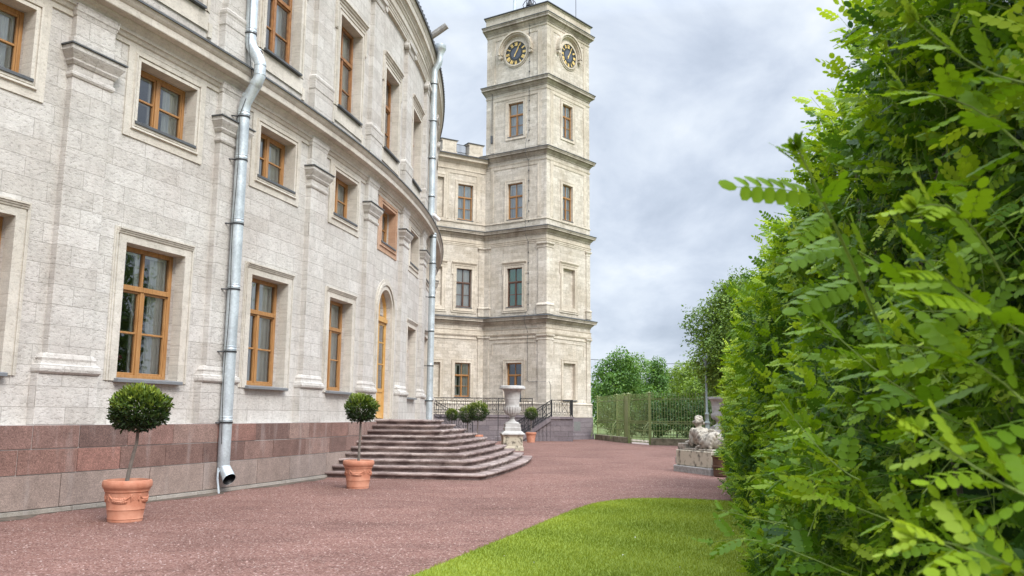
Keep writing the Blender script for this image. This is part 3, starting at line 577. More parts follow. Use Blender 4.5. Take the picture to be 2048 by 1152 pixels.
for k in range(-2, 8):
    c = (k + WC) * BAY; a, b = c - WH, c + WH
    if k != 3:
        make_window(RF, palace, a, b, 2.27, 4.82, sb=0.28, transom=4.02, bars=(3.16,), curtain='sides', surround=sur_low, sill='sill', sill_out=0.12)
    make_window(RF, palace, a, b, 7.20, 8.40, sb=0.26, bars=(7.78,), wood='wood', curtain='sides', room='room', surround=sur_mid, smat='limeorange' if k == 3 else 'limesmooth', sill='flash', sill_out=0.06, fw=0.07, post=0.10, label='small window whose stone surround is stained orange' if k == 3 else None)
    make_window(RF, palace, a, b, 10.32, 13.05, sb=0.26, transom=12.05, bars=(11.15,), wood='wood_red', curtain='sky_sheer' if k % 2 else 'sides', room='room', inner='wood_dark', surround=sur_up, sill='flash', sill_out=0.10)
# arched garden door
c = (3 + WC) * BAY; a, b, z0, zs = c - WH, c + WH, 1.50, 4.90; sb = 0.18
d_ = MB()
def arch_ring(mb, F, mid, zs, r0, r1, o0, o1, n=24, a0=0.0, a1=PI):
    for i in range(n):
        t0, t1 = a0 + (a1 - a0) * i / n, a0 + (a1 - a0) * (i + 1) / n
        P = lambda r, t, o: F(mid - r * math.cos(t), o, zs + r * math.sin(t)); U = lambda r, t: (mid - r * math.cos(t), zs + r * math.sin(t))
        mb.face([P(r0, t0, o1), P(r0, t1, o1), P(r1, t1, o1), P(r1, t0, o1)], [U(r0, t0), U(r0, t1), U(r1, t1), U(r1, t0)])
        mb.face([P(r1, t0, o1), P(r1, t1, o1), P(r1, t1, o0), P(r1, t0, o0)], [U(r1, t0), U(r1, t1), U(r1 + .1, t1), U(r1 + .1, t0)])
        mb.face([P(r0, t0, o0), P(r0, t1, o0), P(r0, t1, o1), P(r0, t0, o1)], [U(r0, t0), U(r0, t1), U(r0 + .1, t1), U(r0 + .1, t0)])
arch_ring(d_, RF, c, zs, WH - 0.06, WH, -sb - 0.1, -sb); d_.box(RF, a, a + 0.06, -sb - 0.1, -sb, z0, zs); d_.box(RF, b - 0.06, b, -sb - 0.1, -sb, z0, zs)
d_.box(RF, a + 0.02, b - 0.02, -sb - 0.1, -sb + 0.05, zs - 0.25, zs - 0.12); d_.box(RF, c - 0.03, c + 0.03, -sb - 0.1, -sb - 0.01, zs - 0.12, zs + WH - 0.09)
d_.box(RF, a + 0.09, b - 0.09, -sb - 0.1, -sb - 0.005, zs - 0.12, zs - 0.06)
door = d_.build('door', M['doorwood'], palace, bevel=0.005)
for sg in (-1, 1):
    l = MB(); p0, p1 = (a + 0.06, c - 0.004) if sg < 0 else (c + 0.004, b - 0.06); zt = zs - 0.25
    l.box(RF, p0, p0 + 0.07, -sb - 0.08, -sb - 0.02, z0 + 0.02, zt); l.box(RF, p1 - 0.07, p1, -sb - 0.08, -sb - 0.02, z0 + 0.02, zt)
    for q0, q1 in ((z0 + 0.02, z0 + 0.20), (z0 + 0.86, z0 + 0.98), (z0 + 1.75, z0 + 1.79), (z0 + 2.46, z0 + 2.50), (zt - 0.10, zt)): l.box(RF, p0 + 0.07, p1 - 0.07, -sb - 0.08, -sb - 0.022, q0, q1)
    l.box(RF, p0 + 0.07, p1 - 0.07, -sb - 0.065, -sb - 0.045, z0 + 0.20, z0 + 0.86); l.box(RF, p0 + 0.16, p1 - 0.16, -sb - 0.045, -sb - 0.03, z0 + 0.28, z0 + 0.78)
    l.build('door_leaf', M['doorwood'], door, bevel=0.005)
g = MB(); g.face([RF(a + 0.05, -sb - 0.05, z0 + 0.90), RF(b - 0.05, -sb - 0.05, z0 + 0.90), RF(b - 0.05, -sb - 0.05, zs), RF(a + 0.05, -sb - 0.05, zs)])
n = 18
for i in range(n):
    t0, t1 = PI * i / n, PI * (i + 1) / n
    g.face([RF(c, -sb - 0.05, zs), RF(c - (WH - .05) * math.cos(t0), -sb - 0.05, zs + (WH - .05) * math.sin(t0)), RF(c - (WH - .05) * math.cos(t1), -sb - 0.05, zs + (WH - .05) * math.sin(t1))])
g.build('pane', M['glass'], door)
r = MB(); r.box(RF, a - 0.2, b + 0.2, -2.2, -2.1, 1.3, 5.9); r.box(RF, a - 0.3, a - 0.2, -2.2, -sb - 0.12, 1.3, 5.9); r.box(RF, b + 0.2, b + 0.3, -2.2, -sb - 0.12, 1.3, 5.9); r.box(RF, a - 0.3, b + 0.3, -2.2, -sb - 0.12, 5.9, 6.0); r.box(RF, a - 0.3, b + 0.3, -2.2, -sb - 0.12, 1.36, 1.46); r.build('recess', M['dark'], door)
q = MB()
for (r0, r1, o) in ((WH - 0.002, WH + 0.10, 0.03), (WH + 0.10, WH + 0.15, 0.015), (WH + 0.15, WH + 0.24, 0.06), (WH + 0.24, WH + 0.34, 0.025)):
    arch_ring(q, RF, c, zs, r0, r1, -0.05, o)
    q.box(RF, c - r1, c - r0, -0.05, o, 1.5, zs); q.box(RF, c + r0, c + r1, -0.05, o, 1.5, zs)
q.build('surround', M['limesmooth'], door)
# white camera fixed on the cornice, gutter spout at the eaves

# ------------------------------------------------------------------ clock tower and the wing that joins it
TB = Vector((2.38, 58.0)); t_ = 2.582; dl = Vector((math.cos(t_), math.sin(t_))); t2 = t_ - math.radians(98.924); dr = Vector((math.cos(t2), math.sin(t2)))
SIDE = 5.2; TL = TB + dl * SIDE; TR = TB + dr * SIDE
t3 = t2 + math.radians(72); TR2 = TR + Vector((math.cos(t3), math.sin(t3))) * SIDE; t4 = t_ - math.radians(72); TL2 = TL + Vector((math.cos(t4), math.sin(t4))) * SIDE
wd = Vector((-0.8604, -0.5096)); WLEN = 9.0; W1 = TL + wd * WLEN
FL = flat(TL, TB - TL); FR = flat(TB, TR - TB); FW = flat(W1, TL - W1)
FBK = [flat(TR, TR2 - TR), flat(TR2, TL2 - TR2), flat(TL2, TL - TL2)]
tower = thing('clock_tower', (TB.x + 0.9, TB.y + 4, 0), 'tall five sided yellowish stone clock tower with two black clock faces', 'clock tower')
wing = thing('palace_wing', ((W1.x + TL.x) / 2, (W1.y + TL.y) / 2, 0), 'flat yellowish stone wing between the curved front and the clock tower, balustrade on top', 'building')
ROWS = ((2.90, 5.30), (9.28, 12.06), (15.66, 18.30), (21.87, 24.40)); HW = 0.64
lops = [(2.6 - HW, 2.6 + HW, 1.56 if i == 0 else c, d) for i, (c, d) in enumerate(ROWS)]
rops = [(2.45 - 0.6, 2.45 + 0.6, c, d) for c, d in ROWS[2:]]
niches = [(2.62 - 0.70, 2.62 + 0.70, 2.78, 5.33), (2.6 - 0.70, 2.6 + 0.70, 9.30, 12.10)]
TOPZ = 31.2
mb = MB(); wall_grid(mb, FL, [0, SIDE], [0, TOPZ], lops, 0.3, 3); wall_grid(mb, FR, [0, SIDE], [0, TOPZ], rops + niches, 0.2, 3)
for (a, b, c, d) in niches: mb.face([FR(a, -0.2, c), FR(b, -0.2, c), FR(b, -0.2, d), FR(a, -0.2, d)], [(a, c), (b, c), (b, d), (a, d)])
for F, P, Q in ((FBK[0], TR, TR2), (FBK[1], TR2, TL2), (FBK[2], TL2, TL)): wall_grid(mb, F, [0, (Q - P).length], [0, TOPZ], [], 0.2, 20)
mb.build('wall', M['tower'], tower)
wwin = 1.66; wl = WLEN - wwin
wops = [(wl - 0.62, wl + 0.62, c, d) for c, d in ROWS[:3]]
wn = WLEN - 3.42; wnich = [(wn - 1.3, wn, 2.9, 5.28), (wn - 1.3, wn, 9.28, 12.06), (wn - 1.3, wn, 15.66, 18.6)]
mb = MB(); wall_grid(mb, FW, [0, WLEN], [0, 20.2], wops + wnich, 0.25, 5)
for (a, b, c, d) in wnich: mb.face([FW(a, -0.16, c), FW(b, -0.16, c), FW(b, -0.16, d), FW(a, -0.16, d)], [(a, c), (b, c), (b, d), (a, d)])
mb.build('wall', M['tower'], wing)
PTS = [W1, TL, TB, TR, TR2, TL2]
class Seg(MB): pass
def both(name, prof, mat, upper=False, uo=0.0):
    if not upper:
        m1 = MB(); m1.path(PTS, prof); nf = len(prof) - 1
        a, b = MB(), MB()
        for i in range(len(m1.f)):
            tgt = a if i < nf else b
            tgt.face([m1.v[j] for j in m1.f[i]], m1.uv[i])
        a.build(name, M[mat], wing); b.build(name, M[mat], tower)
    else:
        m1 = MB(); m1.path([TL, TB, TR, TR2, TL2], prof, closed=True); m1.build(name, M[mat], tower)
both('plinth', [(0.10, -0.1), (0.20, -0.1), (0.20, 0.35), (0.14, 0.36), (0.14, 1.53), (0.0, 1.535)], 'lavender')
both('base_course', [(0.0, 1.536), (0.10, 1.54), (0.10, 2.38), (0.14, 2.42), (0.14, 2.48), (0.0, 2.56)], 'tower')
both('string_course', [(0.0, 6.98), (0.05, 6.99), (0.05, 7.06), (0.0, 7.08)], 'towersmooth')
both('architrave', [(0.0, 7.22), (0.06, 7.24), (0.10, 7.34), (0.05, 7.36), (0.05, 7.62), (0.09, 7.66), (0.0, 7.69)], 'towersmooth')
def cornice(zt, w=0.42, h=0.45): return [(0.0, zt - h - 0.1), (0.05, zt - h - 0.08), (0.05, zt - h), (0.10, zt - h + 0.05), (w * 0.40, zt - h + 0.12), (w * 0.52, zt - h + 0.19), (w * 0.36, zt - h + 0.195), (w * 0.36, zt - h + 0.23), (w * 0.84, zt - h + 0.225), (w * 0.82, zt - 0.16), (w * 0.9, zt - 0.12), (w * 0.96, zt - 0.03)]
def flash(zt, w=0.42): return [(w * 0.93, zt - 0.032), (w * 1.03, zt - 0.032), (w * 1.03, zt + 0.01), (0.0, zt + 0.14)]
both('cornice', cornice(8.50, 0.45), 'towerdark'); both('cornice_flashing', flash(8.50, 0.45), 'flash')
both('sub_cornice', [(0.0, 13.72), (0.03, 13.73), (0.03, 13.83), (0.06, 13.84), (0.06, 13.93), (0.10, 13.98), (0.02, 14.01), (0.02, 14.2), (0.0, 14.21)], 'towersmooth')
both('cornice', cornice(14.85), 'towerdark'); both('cornice_flashing', flash(14.85), 'flash')
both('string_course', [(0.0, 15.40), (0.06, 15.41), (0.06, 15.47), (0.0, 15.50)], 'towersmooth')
both('cornice', cornice(20.62, 0.42), 'towerdark', upper=True); both('cornice_flashing', flash(20.62, 0.42), 'flash', upper=True)
both('cornice', cornice(25.93, 0.42, 0.5), 'towerdark', upper=True); both('cornice_flashing', flash(25.93, 0.42), 'flash', upper=True)
both('cornice', cornice(30.72, 0.40, 0.5), 'towerdark', upper=True); both('cornice_flashing', flash(30.72, 0.40), 'flash', upper=True)
both('string_course', [(0.0, 19.72), (0.04, 19.73), (0.06, 19.82), (0.0, 19.84)], 'towersmooth', upper=True)
both('string_course', [(0.0, 25.02), (0.04, 25.03), (0.06, 25.12), (0.0, 25.14)], 'towersmooth', upper=True)
both('string_course', [(0.0, 29.9), (0.04, 29.91), (0.06, 30.0), (0.0, 30.02)], 'towersmooth', upper=True)
both('parapet', [(0.02, 30.7), (0.10, 30.75), (0.10, 31.38), (0.16, 31.42), (0.16, 31.5)], 'towersmooth', upper=True)
both('parapet_coping', [(0.12, 31.502), (0.26, 31.502), (0.26, 31.56), (-1.0, 31.85)], 'roof', upper=True)
mb = MB(); mb.face([(p.x, p.y, 31.0) for p in (TL, TB, TR, TR2, TL2)]); mb.build('roof_deck', M['roof'], tower)
# wing eaves, roof and balustrade
mb = MB(); mb.sweep(FW, [(0.0, 19.3), (0.05, 19.31), (0.05, 19.38), (0.0, 19.42), (0.02, 19.75), (0.08, 19.8), (0.16, 19.95), (0.20, 20.0), (0.36, 20.02), (0.36, 20.2), (0.42, 20.3)], 0, WLEN, 1); mb.build('eaves_cornice', M['towersmooth'], wing)
mb = MB(); mb.sweep(FW, [(0.40, 20.302), (0.52, 20.29), (0.52, 20.36), (0.0, 20.55), (-6, 21.2)], 0, WLEN + 0.0, 1, caps=False); mb.build('roof', M['roof'], wing)
for s in (WLEN - 0.75, WLEN - 2.95, WLEN - 5.5):
    q = MB(); hw = 0.62
    loft2 = [(hw, 20.45), (hw, 20.7), (hw - 0.06, 20.72), (hw - 0.06, 21.42), (hw + 0.03, 21.45), (hw + 0.03, 21.53)]
    for (h0, z0), (h1, z1) in zip(loft2, loft2[1:]):
        for sg in range(4):
            C4 = lambda h: [(s - h, -0.15 + 0.0), (s + h, -0.15), (s + h, -0.75), (s - h, -0.75)]
            A_, B_ = C4(h0), C4(h1); j = (sg + 1) % 4
            q.face([FW(*A_[sg], z0), FW(*A_[j], z0), FW(*B_[j], z1), FW(*B_[sg], z1)], [(sg * 1.2, z0), (sg * 1.2 + 1.2, z0), (sg * 1.2 + 1.2, z1), (sg * 1.2, z1)])
    q.face([FW(*p, 21.53) for p in C4(hw + 0.03)]); q.box(FW, s - 0.35, s + 0.35, -0.15, -0.135, 20.85, 21.3)
    pr = q.build('balustrade_pier', M['towersmooth'], wing)
    cpx = MB(); cpx.box(FW, s - 0.70, s + 0.70, -0.82, -0.08, 21.535, 21.58); cpx.build('pier_capping', M['flash'], pr)
for s0, s1 in ((WLEN - 2.3, WLEN - 1.4), (WLEN - 4.85, WLEN - 3.6)):
    q = MB()
    for z in (20.62, 20.80, 21.38): q.box(FW, s0, s1, -0.46, -0.43, z, z + 0.035)
    nb = 9
    for i in range(nb + 1):
        s = s0 + (s1 - s0) * i / nb; q.box(FW, s - 0.014, s + 0.014, -0.455, -0.435, 20.55, 21.40)
        if i < nb:
            mid = s + (s1 - s0) / nb / 2; ringp = [FW(mid + 0.05 * math.cos(u), -0.445, 20.72 + 0.05 * math.sin(u)) for u in np.linspace(0, 2 * PI, 9)]; q.tube(ringp, 0.008, 4, cap=False)
    q.build('balustrade_grille', M['iron'], wing)
# corner strips and bases on the tower
def corner(z0, z1, w=0.62, base=True, cap=True):
    pts = [TB + dl * w, TB, TB + dr * w]; q = MB()
    prof = [(0.0, z0), (0.07, z0), (0.07, z1), (0.0, z1 + 0.01)]
    q.path(pts, prof)
    if base: q.path([TB + dl * (w + .08), TB, TB + dr * (w + .08)], [(0.0, z0 - 0.02), (0.14, z0 - 0.02), (0.14, z0 + 0.55), (0.17, z0 + 0.57), (0.17, z0 + 0.64), (0.12, z0 + 0.72), (0.07, z0 + 0.76)])
    if cap: q.path([TB + dl * (w + .1), TB, TB + dr * (w + .1)], [(0.07, z1 - 0.40), (0.11, z1 - 0.36), (0.08, z1 - 0.3), (0.09, z1 - 0.2), (0.18, z1 - 0.1), (0.18, z1), (0.0, z1 + 0.02)])
    q.build('corner_pilaster', M['tower'], tower)
corner(8.66, 13.72); corner(2.56, 7.22, base=False, cap=True)
def strip(F, root, sc, hw, z0, z1, base=True):
    q = MB()
    if base: loft(q, F, sc, [(hw + .06, 0.12, z0), (hw + .06, 0.12, z0 + 0.52), (hw + .09, 0.15, z0 + 0.55), (hw + .09, 0.15, z0 + 0.62), (hw, 0.06, z0 + 0.72)])
    loft(q, F, sc, [(hw, 0.06, z0 + (0.7 if base else 0)), (hw, 0.06, z1 - 0.32)])
    loft(q, F, sc, [(hw + .02, 0.08, z1 - 0.33), (hw, 0.065, z1 - 0.28), (hw + 0.02, 0.09, z1 - 0.18), (hw + .1, 0.16, z1 - 0.1), (hw + .1, 0.16, z1 - 0.005)]); q.build('pilaster', M['tower'], root)
for F, root, sc in ((FL, tower, 0.24), (FR, tower, SIDE - 0.30), (FW, wing, WLEN - 0.24)):
    strip(F, root, sc, 0.24, 8.66, 13.72); strip(F, root, sc, 0.24, 2.56, 7.22, False)
# raised panel frames
def panel(F, root, s0, s1, z0, z1):
    q = MB(); q.ring(F, s0, s1, z0, z1, [(0.0, -0.01), (0.0, 0.03), (0.07, 0.045), (0.09, 0.02), (0.30, 0.02), (0.30, -0.01)], bottom=False); q.build('panel_frame', M['towersmooth'], root)
for z0, z1 in ((26.1, 29.55), (20.85, 24.75), (15.6, 19.45)):
    panel(FL, tower, 0.75, SIDE - 0.75, z0, z1); panel(FR, tower, 0.75, SIDE - 0.75, z0, z1)
panel(FW, wing, WLEN - 3.0, WLEN - 0.75, 15.6, 19.0)
for F, root, s0, s1 in ((FL, tower, 0.8, SIDE - 0.9), (FR, tower, 0.9, SIDE - 0.85)):
    q = MB(); q.ring(F, s0, s1, 5.9, 6.7, [(0.0, -0.01), (0.0, 0.03), (0.05, 0.03), (0.05, -0.01)], bottom=False); q.build('panel_frame', M['towersmooth'], root)
# tower and wing windows
def sur_t(q, F, a, b, c, d):
    q.ring(F, a, b, c - 0.03, d, [(-0.002, -0.15), (-0.002, 0.04), (0.16, 0.04), (0.18, 0.06), (0.24, 0.06), (0.24, 0.0)])
def sur_t2(q, F, a, b, c, d):
    q.ring(F, a, b, c - 0.03, d, [(-0.002, -0.15), (-0.002, 0.04), (0.18, 0.04), (0.2, 0.07), (0.27, 0.07), (0.27, 0.0)])
    for sg, e in ((a, -1), (b, 1)):
        s0, s1 = sorted((sg + e * 0.26, sg + e * 0.40)); q.box(F, s0, s1, -0.02, 0.05, d - 0.45, d + 0.36); q.box(F, s0, s1, -0.02, 0.05, c - 0.42, c - 0.22)
    q.sweep(F, [(0.0, d + 0.27), (0.06, d + 0.28), (0.10, d + 0.34), (0.14, d + 0.40), (0.14, d + 0.44), (0.0, d + 0.47)], a - 0.36, b + 0.36); q.box(F, a - 0.34, b + 0.34, -0.02, 0.06, c - 0.42, c - 0.34)
def tw(F, root, a, b, i, wood, curtain, room, label=None):
    c, d = ROWS[i]; h = d - c
    return make_window(F, root, a, b, c, d, sb=0.15, transom=d - h * 0.36, bars=(c + h * 0.32,), wood=wood, curtain=curtain, room=room, sill='flash', sill_out=0.05, surround=sur_t2 if i == 1 else sur_t, smat='towersmooth', fw=0.055, post=0.06, inner='white' if i != 1 else None, it=0.19, rdepth=0.75, label=label)
for i in (1, 2, 3): tw(FL, tower, 2.6 - HW, 2.6 + HW, i, 'wood_dark' if i == 1 else 'wood', 'green' if i == 1 else 'sky_sheer', 'room', 'dark framed window filled by a green curtain' if i == 1 else None)
for i in (2, 3): tw(FR, tower, 2.45 - 0.6, 2.45 + 0.6, i, 'wood', 'sky_sheer', 'room')  # cloth added behind upper tower panes to colour them like reflected sky
for i in (0, 1, 2): tw(FW, wing, wl - 0.62, wl + 0.62, i, ('wood', 'wood_dark', 'wood')[i], ('sides', 'full', 'sky_sheer')[i], 'dark' if i == 0 else 'room', 'dark framed window behind white curtains' if i == 1 else None)
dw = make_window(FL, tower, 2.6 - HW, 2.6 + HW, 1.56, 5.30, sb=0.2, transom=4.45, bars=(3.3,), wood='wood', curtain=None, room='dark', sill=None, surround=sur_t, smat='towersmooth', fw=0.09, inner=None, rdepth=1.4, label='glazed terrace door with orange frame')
dw.name = 'terrace_door'
q = MB(); q.box(FL, 2.6 - HW + 0.1, 2.6 + HW - 0.1, -0.27, -0.185, 1.62, 2.5); q.build('door_panel', M['doorwood'], dw)
for F, root, lst in ((FR, tower, niches), (FW, wing, wnich)):
    for i, (a, b, c, d) in enumerate(lst):
        q = MB(); (sur_t2 if 8 < c < 10 else sur_t)(q, F, a, b, c, d); q.build('niche_surround', M['towersmooth'], root)
q = MB(); q.box(FR, 2.62 - 0.8, 2.62 + 0.8, 0.0, 0.12, 2.66, 2.74); q.build('niche_sill', M['flash'], tower)
# small cellar opening in the tower plinth
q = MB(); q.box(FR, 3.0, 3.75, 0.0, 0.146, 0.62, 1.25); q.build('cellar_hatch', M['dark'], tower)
# clocks
NUM = {1: 'I', 2: 'II', 3: 'III', 4: 'IIII', 5: 'V', 6: 'VI', 7: 'VII', 8: 'VIII', 9: 'IX', 10: 'X', 11: 'XI', 12: 'XII'}
def clock(F, sc, zc):
    def disc(mb, r0, r1, o, n=48):
        for i in range(n):
            t0, t1 = 2 * PI * i / n, 2 * PI * (i + 1) / n
            P = lambda r, t: F(sc + r * math.cos(t), o, zc + r * math.sin(t))
            if r0 == 0: mb.face([P(0, 0), P(r1, t0), P(r1, t1)])
            else: mb.face([P(r0, t0), P(r1, t0), P(r1, t1), P(r0, t1)])
    q = MB(); arch_ring(q, F, sc, zc, 0.90, 1.0, -0.05, 0.12, 48, 0, 2 * PI); arch_ring(q, F, sc, zc, 1.0, 1.10, -0.05, 0.06, 48, 0, 2 * PI)
    disc(q, 0, 0.91, 0.03)
    ck = q.build('clock', M['towersmooth'], tower)
    d = MB(); disc(d, 0, 0.90, 0.05); d.build('dial', M['dial'], ck)
    d = MB(); disc(d, 0, 0.44, 0.056); d.build('dial_centre', M['dial2'], ck)
    h = 0.27; o0, o1 = 0.05, 0.068; CW = {'I': 0.062, 'V': 0.13, 'X': 0.13}
    for hr, txt in NUM.items():
        nm = MB()
        th_ = PI / 2 - hr * PI / 6; rad = Vector((math.cos(th_), math.sin(th_))); tan = Vector((math.sin(th_), -math.cos(th_)))
        tot = sum(CW[ch] for ch in txt); x = -tot / 2
        def bar(x0, y0, x1, y1, w):
            A_ = Vector((x0, y0)); B_ = Vector((x1, y1)); dd = (B_ - A_).normalized(); pp = Vector((-dd.y, dd.x)) * w / 2
            pts = []
            for v in (A_ - pp, B_ - pp, B_ + pp, A_ + pp):
                w_ = rad * (0.585 + v.y) + tan * v.x; pts.append((sc + w_.x, zc + w_.y))
            nm.face([F(p[0], o1, p[1]) for p in pts])
            for i in range(4):
                p, r_ = pts[i], pts[(i + 1) % 4]; nm.face([F(p[0], o0, p[1]), F(r_[0], o0, r_[1]), F(r_[0], o1, r_[1]), F(p[0], o1, p[1])])
        for ch in txt:
            w = CW[ch]; m_ = x + w / 2
            if ch == 'I': bar(m_, 0, m_, h, 0.05)
            elif ch == 'V': bar(m_, 0, x + 0.02, h, 0.05); bar(m_, 0, x + w - 0.02, h, 0.032)
            else: bar(x + w - 0.02, 0, x + 0.02, h, 0.05); bar(x + 0.02, 0, x + w - 0.02, h, 0.032)
            x += w
        nm.build('numeral', M['brass'], ck)
    def hand(name, ang, length, w, tail, o):
        th_ = PI / 2 - math.radians(ang); rad = Vector((math.cos(th_), math.sin(th_))); tan = Vector((-rad.y, rad.x)); hd = MB()
        P = [(-tail, w * 0.5), (-tail * 0.9, w), (0, w * 0.55), (length * 0.75, w * 0.42), (length, 0.004)]
        pts = [(y, x) for y, x in P] + [(y, -x) for y, x in reversed(P)]
        hd.face([F(sc + (rad * y + tan * x).x, o, zc + (rad * y + tan * x).y) for y, x in pts]); hd.face([F(sc + (rad * y + tan * x).x, o - 0.012, zc + (rad * y + tan * x).y) for y, x in reversed(pts)])
        for i in range(len(pts)):
            A_, B_ = pts[i], pts[(i + 1) % len(pts)]; G = lambda p, oo: F(sc + (rad * p[0] + tan * p[1]).x, oo, zc + (rad * p[0] + tan * p[1]).y); hd.face([G(A_, o - 0.012), G(B_, o - 0.012), G(B_, o), G(A_, o)])
        hd.build(name, M['brass'], ck)
    hand('minute_hand', 27, 0.80, 0.045, 0.30, 0.11); hand('hour_hand', 33, 0.50, 0.06, 0.16, 0.09)
    hm = MB()
    for r0, r1, o in ((1.14, 1.20, 0.12), (1.20, 1.32, 0.24), (1.32, 1.42, 0.34)): arch_ring(hm, F, sc, zc + 0.20, r0, r1, -0.05, o, 36, -0.12, PI + 0.12)
    for sg in (-1, 1):
        for zz_, rr in ((-0.12, 0.13), (0.10, 0.09)): hm.tube([F(sc + sg * 1.29, -0.02, zc + 0.0 + zz_), F(sc + sg * 1.29, 0.24, zc + 0.0 + zz_)], rr, 14)
    hm.build('hood_moulding', M['towersmooth'], ck)
clock(FL, 2.6, 28.22); clock(FR, 2.52, 28.27)
# cables, flagpole, lightning rod and roof ornament on the tower
q = MB()
def cable(pts, r=0.014): q.tube(pts, r, 5)
zsag = [30.3, 27.5, 24, 20.9, 20.4, 15.2, 14.5, 9, 8.0, 4.25, 3.95]
cable([FL(3.75 + 0.02 * math.sin(z * 3), 0.05 if not any(abs(z - zc) < 0.5 for zc in (20.6, 14.85, 8.5)) else 0.5, z) for z in (30.3, 29, 27.5, 26.2, 25.95, 25.6, 25.2, 24, 22, 21, 20.65, 20.2, 19.6, 17, 15.2, 14.9, 14.4, 13.8, 11, 9, 8.55, 8.1, 7.4, 5.5, 4.2, 4.0)])
for z in np.arange(9.3, 30, 0.75): q.box(FL, 3.72, 3.79, 0.0, 0.07, z, z + 0.07)
cable([FL(3.76, 0.05, 4.02), FL(3.9, 0.05, 3.95), FL(SIDE + 0.02, 0.06, 3.95), FR(0.25, 0.07, 3.98), FR(0.42, 0.07, 3.7), FR(0.42, 0.07, 2.6)], 0.018)
cable([FL(0.55, 0.06, z) for z in (25.5, 24, 22.5, 21.6)], 0.02); q.box(FL, 0.48, 0.62, 0, 0.12, 21.6, 22.2)
q.build('cable', M['flash'], tower)
q = MB(); q.tube([(0.02, 60.3, 31.4), (0.02, 60.3, 36.0)], 0.13, 10); q.build('flagpole', M['zinc'], tower)
q = MB(); q.tube([(4.75, 61.3, 31.5), (4.75, 61.3, 34.2)], 0.022, 6); q.build('lightning_rod', M['iron'], tower)
q = MB()
for u in range(6):
    an = u * PI / 3; q.tube([(1.15 + 0.45 * math.cos(an) * w, 59.2 + 0.45 * math.sin(an) * w, 31.7 + h_) for w, h_ in ((1, 0), (1.15, 0.25), (0.8, 0.55), (0.25, 0.75), (0, 0.78))], 0.03, 5)
q.tube([(1.15, 59.2, 31.7), (1.15, 59.2, 32.7)], 0.05, 6); q.lathe([(0.001, 0.0), (0.3, 0.02), (0.26, 0.18), (0.12, 0.4), (0.001, 0.44)], 12, (1.15, 59.2, 31.85)); q.build('bell_cage', M['iron'], tower)

# ------------------------------------------------------------------ ground, lawn
def sheet(name, pts, z, mat):
    q = MB(); q.face([(x, y, z) for x, y in pts], [(x, y) for x, y in pts]); return tag(q.build(name, M[mat], None), kind='structure')
sheet('park_ground', [(-900, -900), (900, -900), (900, 1500), (-900, 1500)], -0.03, 'meadow')
sheet('gravel_forecourt', [(-60, -30), (30, -30), (30, 40.6), (14.2, 47.7), (8.2, 50.4), (7.3, 53.6), (6.2, 62), (-20, 66), (-60, 66)], 0.0, 'gravel')
sheet('park_path', [(7.2, 53.8), (8.3, 50.6), (14.2, 47.9), (30, 40.8), (31, 46), (15, 53.5), (10.5, 57.0), (8.6, 64.5), (6.3, 64.5), (6.3, 62)], -0.012, 'path')
LAWN = [(-4.2, -1.0), (-3.2, 2.0), (-2.15, 5.4), (-0.95, 9.1), (0.35, 12.9), (1.0, 14.9), (1.5, 16.2), (2.0, 17.0), (2.7, 17.45), (3.5, 17.4), (4.4, 16.95), (6.2, 16.0), (7.5, 14.0), (7.5, -1.0)]
def smooth_poly(P, it=2):
    P = [Vector(p) for p in P]
    for _ in range(it):
        Q = []
        for i in range(len(P)): a, b = P[i], P[(i + 1) % len(P)]; Q += [a * .75 + b * .25, a * .25 + b * .75]
        P = Q
    return [(p.x, p.y) for p in P]
LP = smooth_poly(LAWN); q = MB()
q.face([(x, y, 0.025) for x, y in LP], [(x, y) for x, y in LP])
for (x0, y0), (x1, y1) in zip(LP, LP[1:] + LP[:1]): q.face([(x1, y1, -0.01), (x0, y0, -0.01), (x0, y0, 0.025), (x1, y1, 0.025)])
tag(q.build('lawn_ground', M['turf'], None), kind='structure')
def in_poly(x, y, P):
    c = np.zeros(len(x), bool); n = len(P)
    for i in range(n):
        (x0, y0), (x1, y1) = P[i], P[(i + 1) % n]
        c ^= ((y0 > y) != (y1 > y)) & (x < (x1 - x0) * (y - y0) / (y1 - y0 + 1e-12) + x0)
    return c
n = 520000; gx = rng.uniform(-4, 5.8, n); gy = 5.5 + 12.2 * rng.uniform(0, 1, n) ** 1.25
gx2 = gx + rng.normal(0, 0.02, n); keep = in_poly(gx, gy, LP); gx, gy = gx2[keep], gy[keep]; n = len(gx)
lum = 0.5 + 0.22 * np.sin(gx * 1.7 + 1.3 * np.sin(gy * 1.1)) * np.sin(gy * 1.9 + gx) + rng.normal(0, 0.2, n)
dirs = np.stack([rng.normal(0, 0.55, n), rng.normal(0, 0.55, n), np.ones(n)], 1); ups = rng.normal(0, 1, (n, 3))
GV = np.array([[0, 0.06, 0], [0, -0.06, 0], [0.6, -0.05, 0.03], [1, 0, 0.1]], float) * np.array([1, 1.0, 1])
V, Fq, tt = scatter(GV, np.array([[0, 1, 2, 3]]), np.stack([gx, gy, np.full(n, 0.02)], 1), frames_from(dirs, ups), rng.uniform(0.022, 0.05, n), np.clip(lum, 0, 1))
gr = npmesh('lawn_grass', V, Fq, M['grassblade'], None, tt); tag(gr, 'short bright green lawn with a curved edge beside the red gravel', 'grass', kind='stuff')

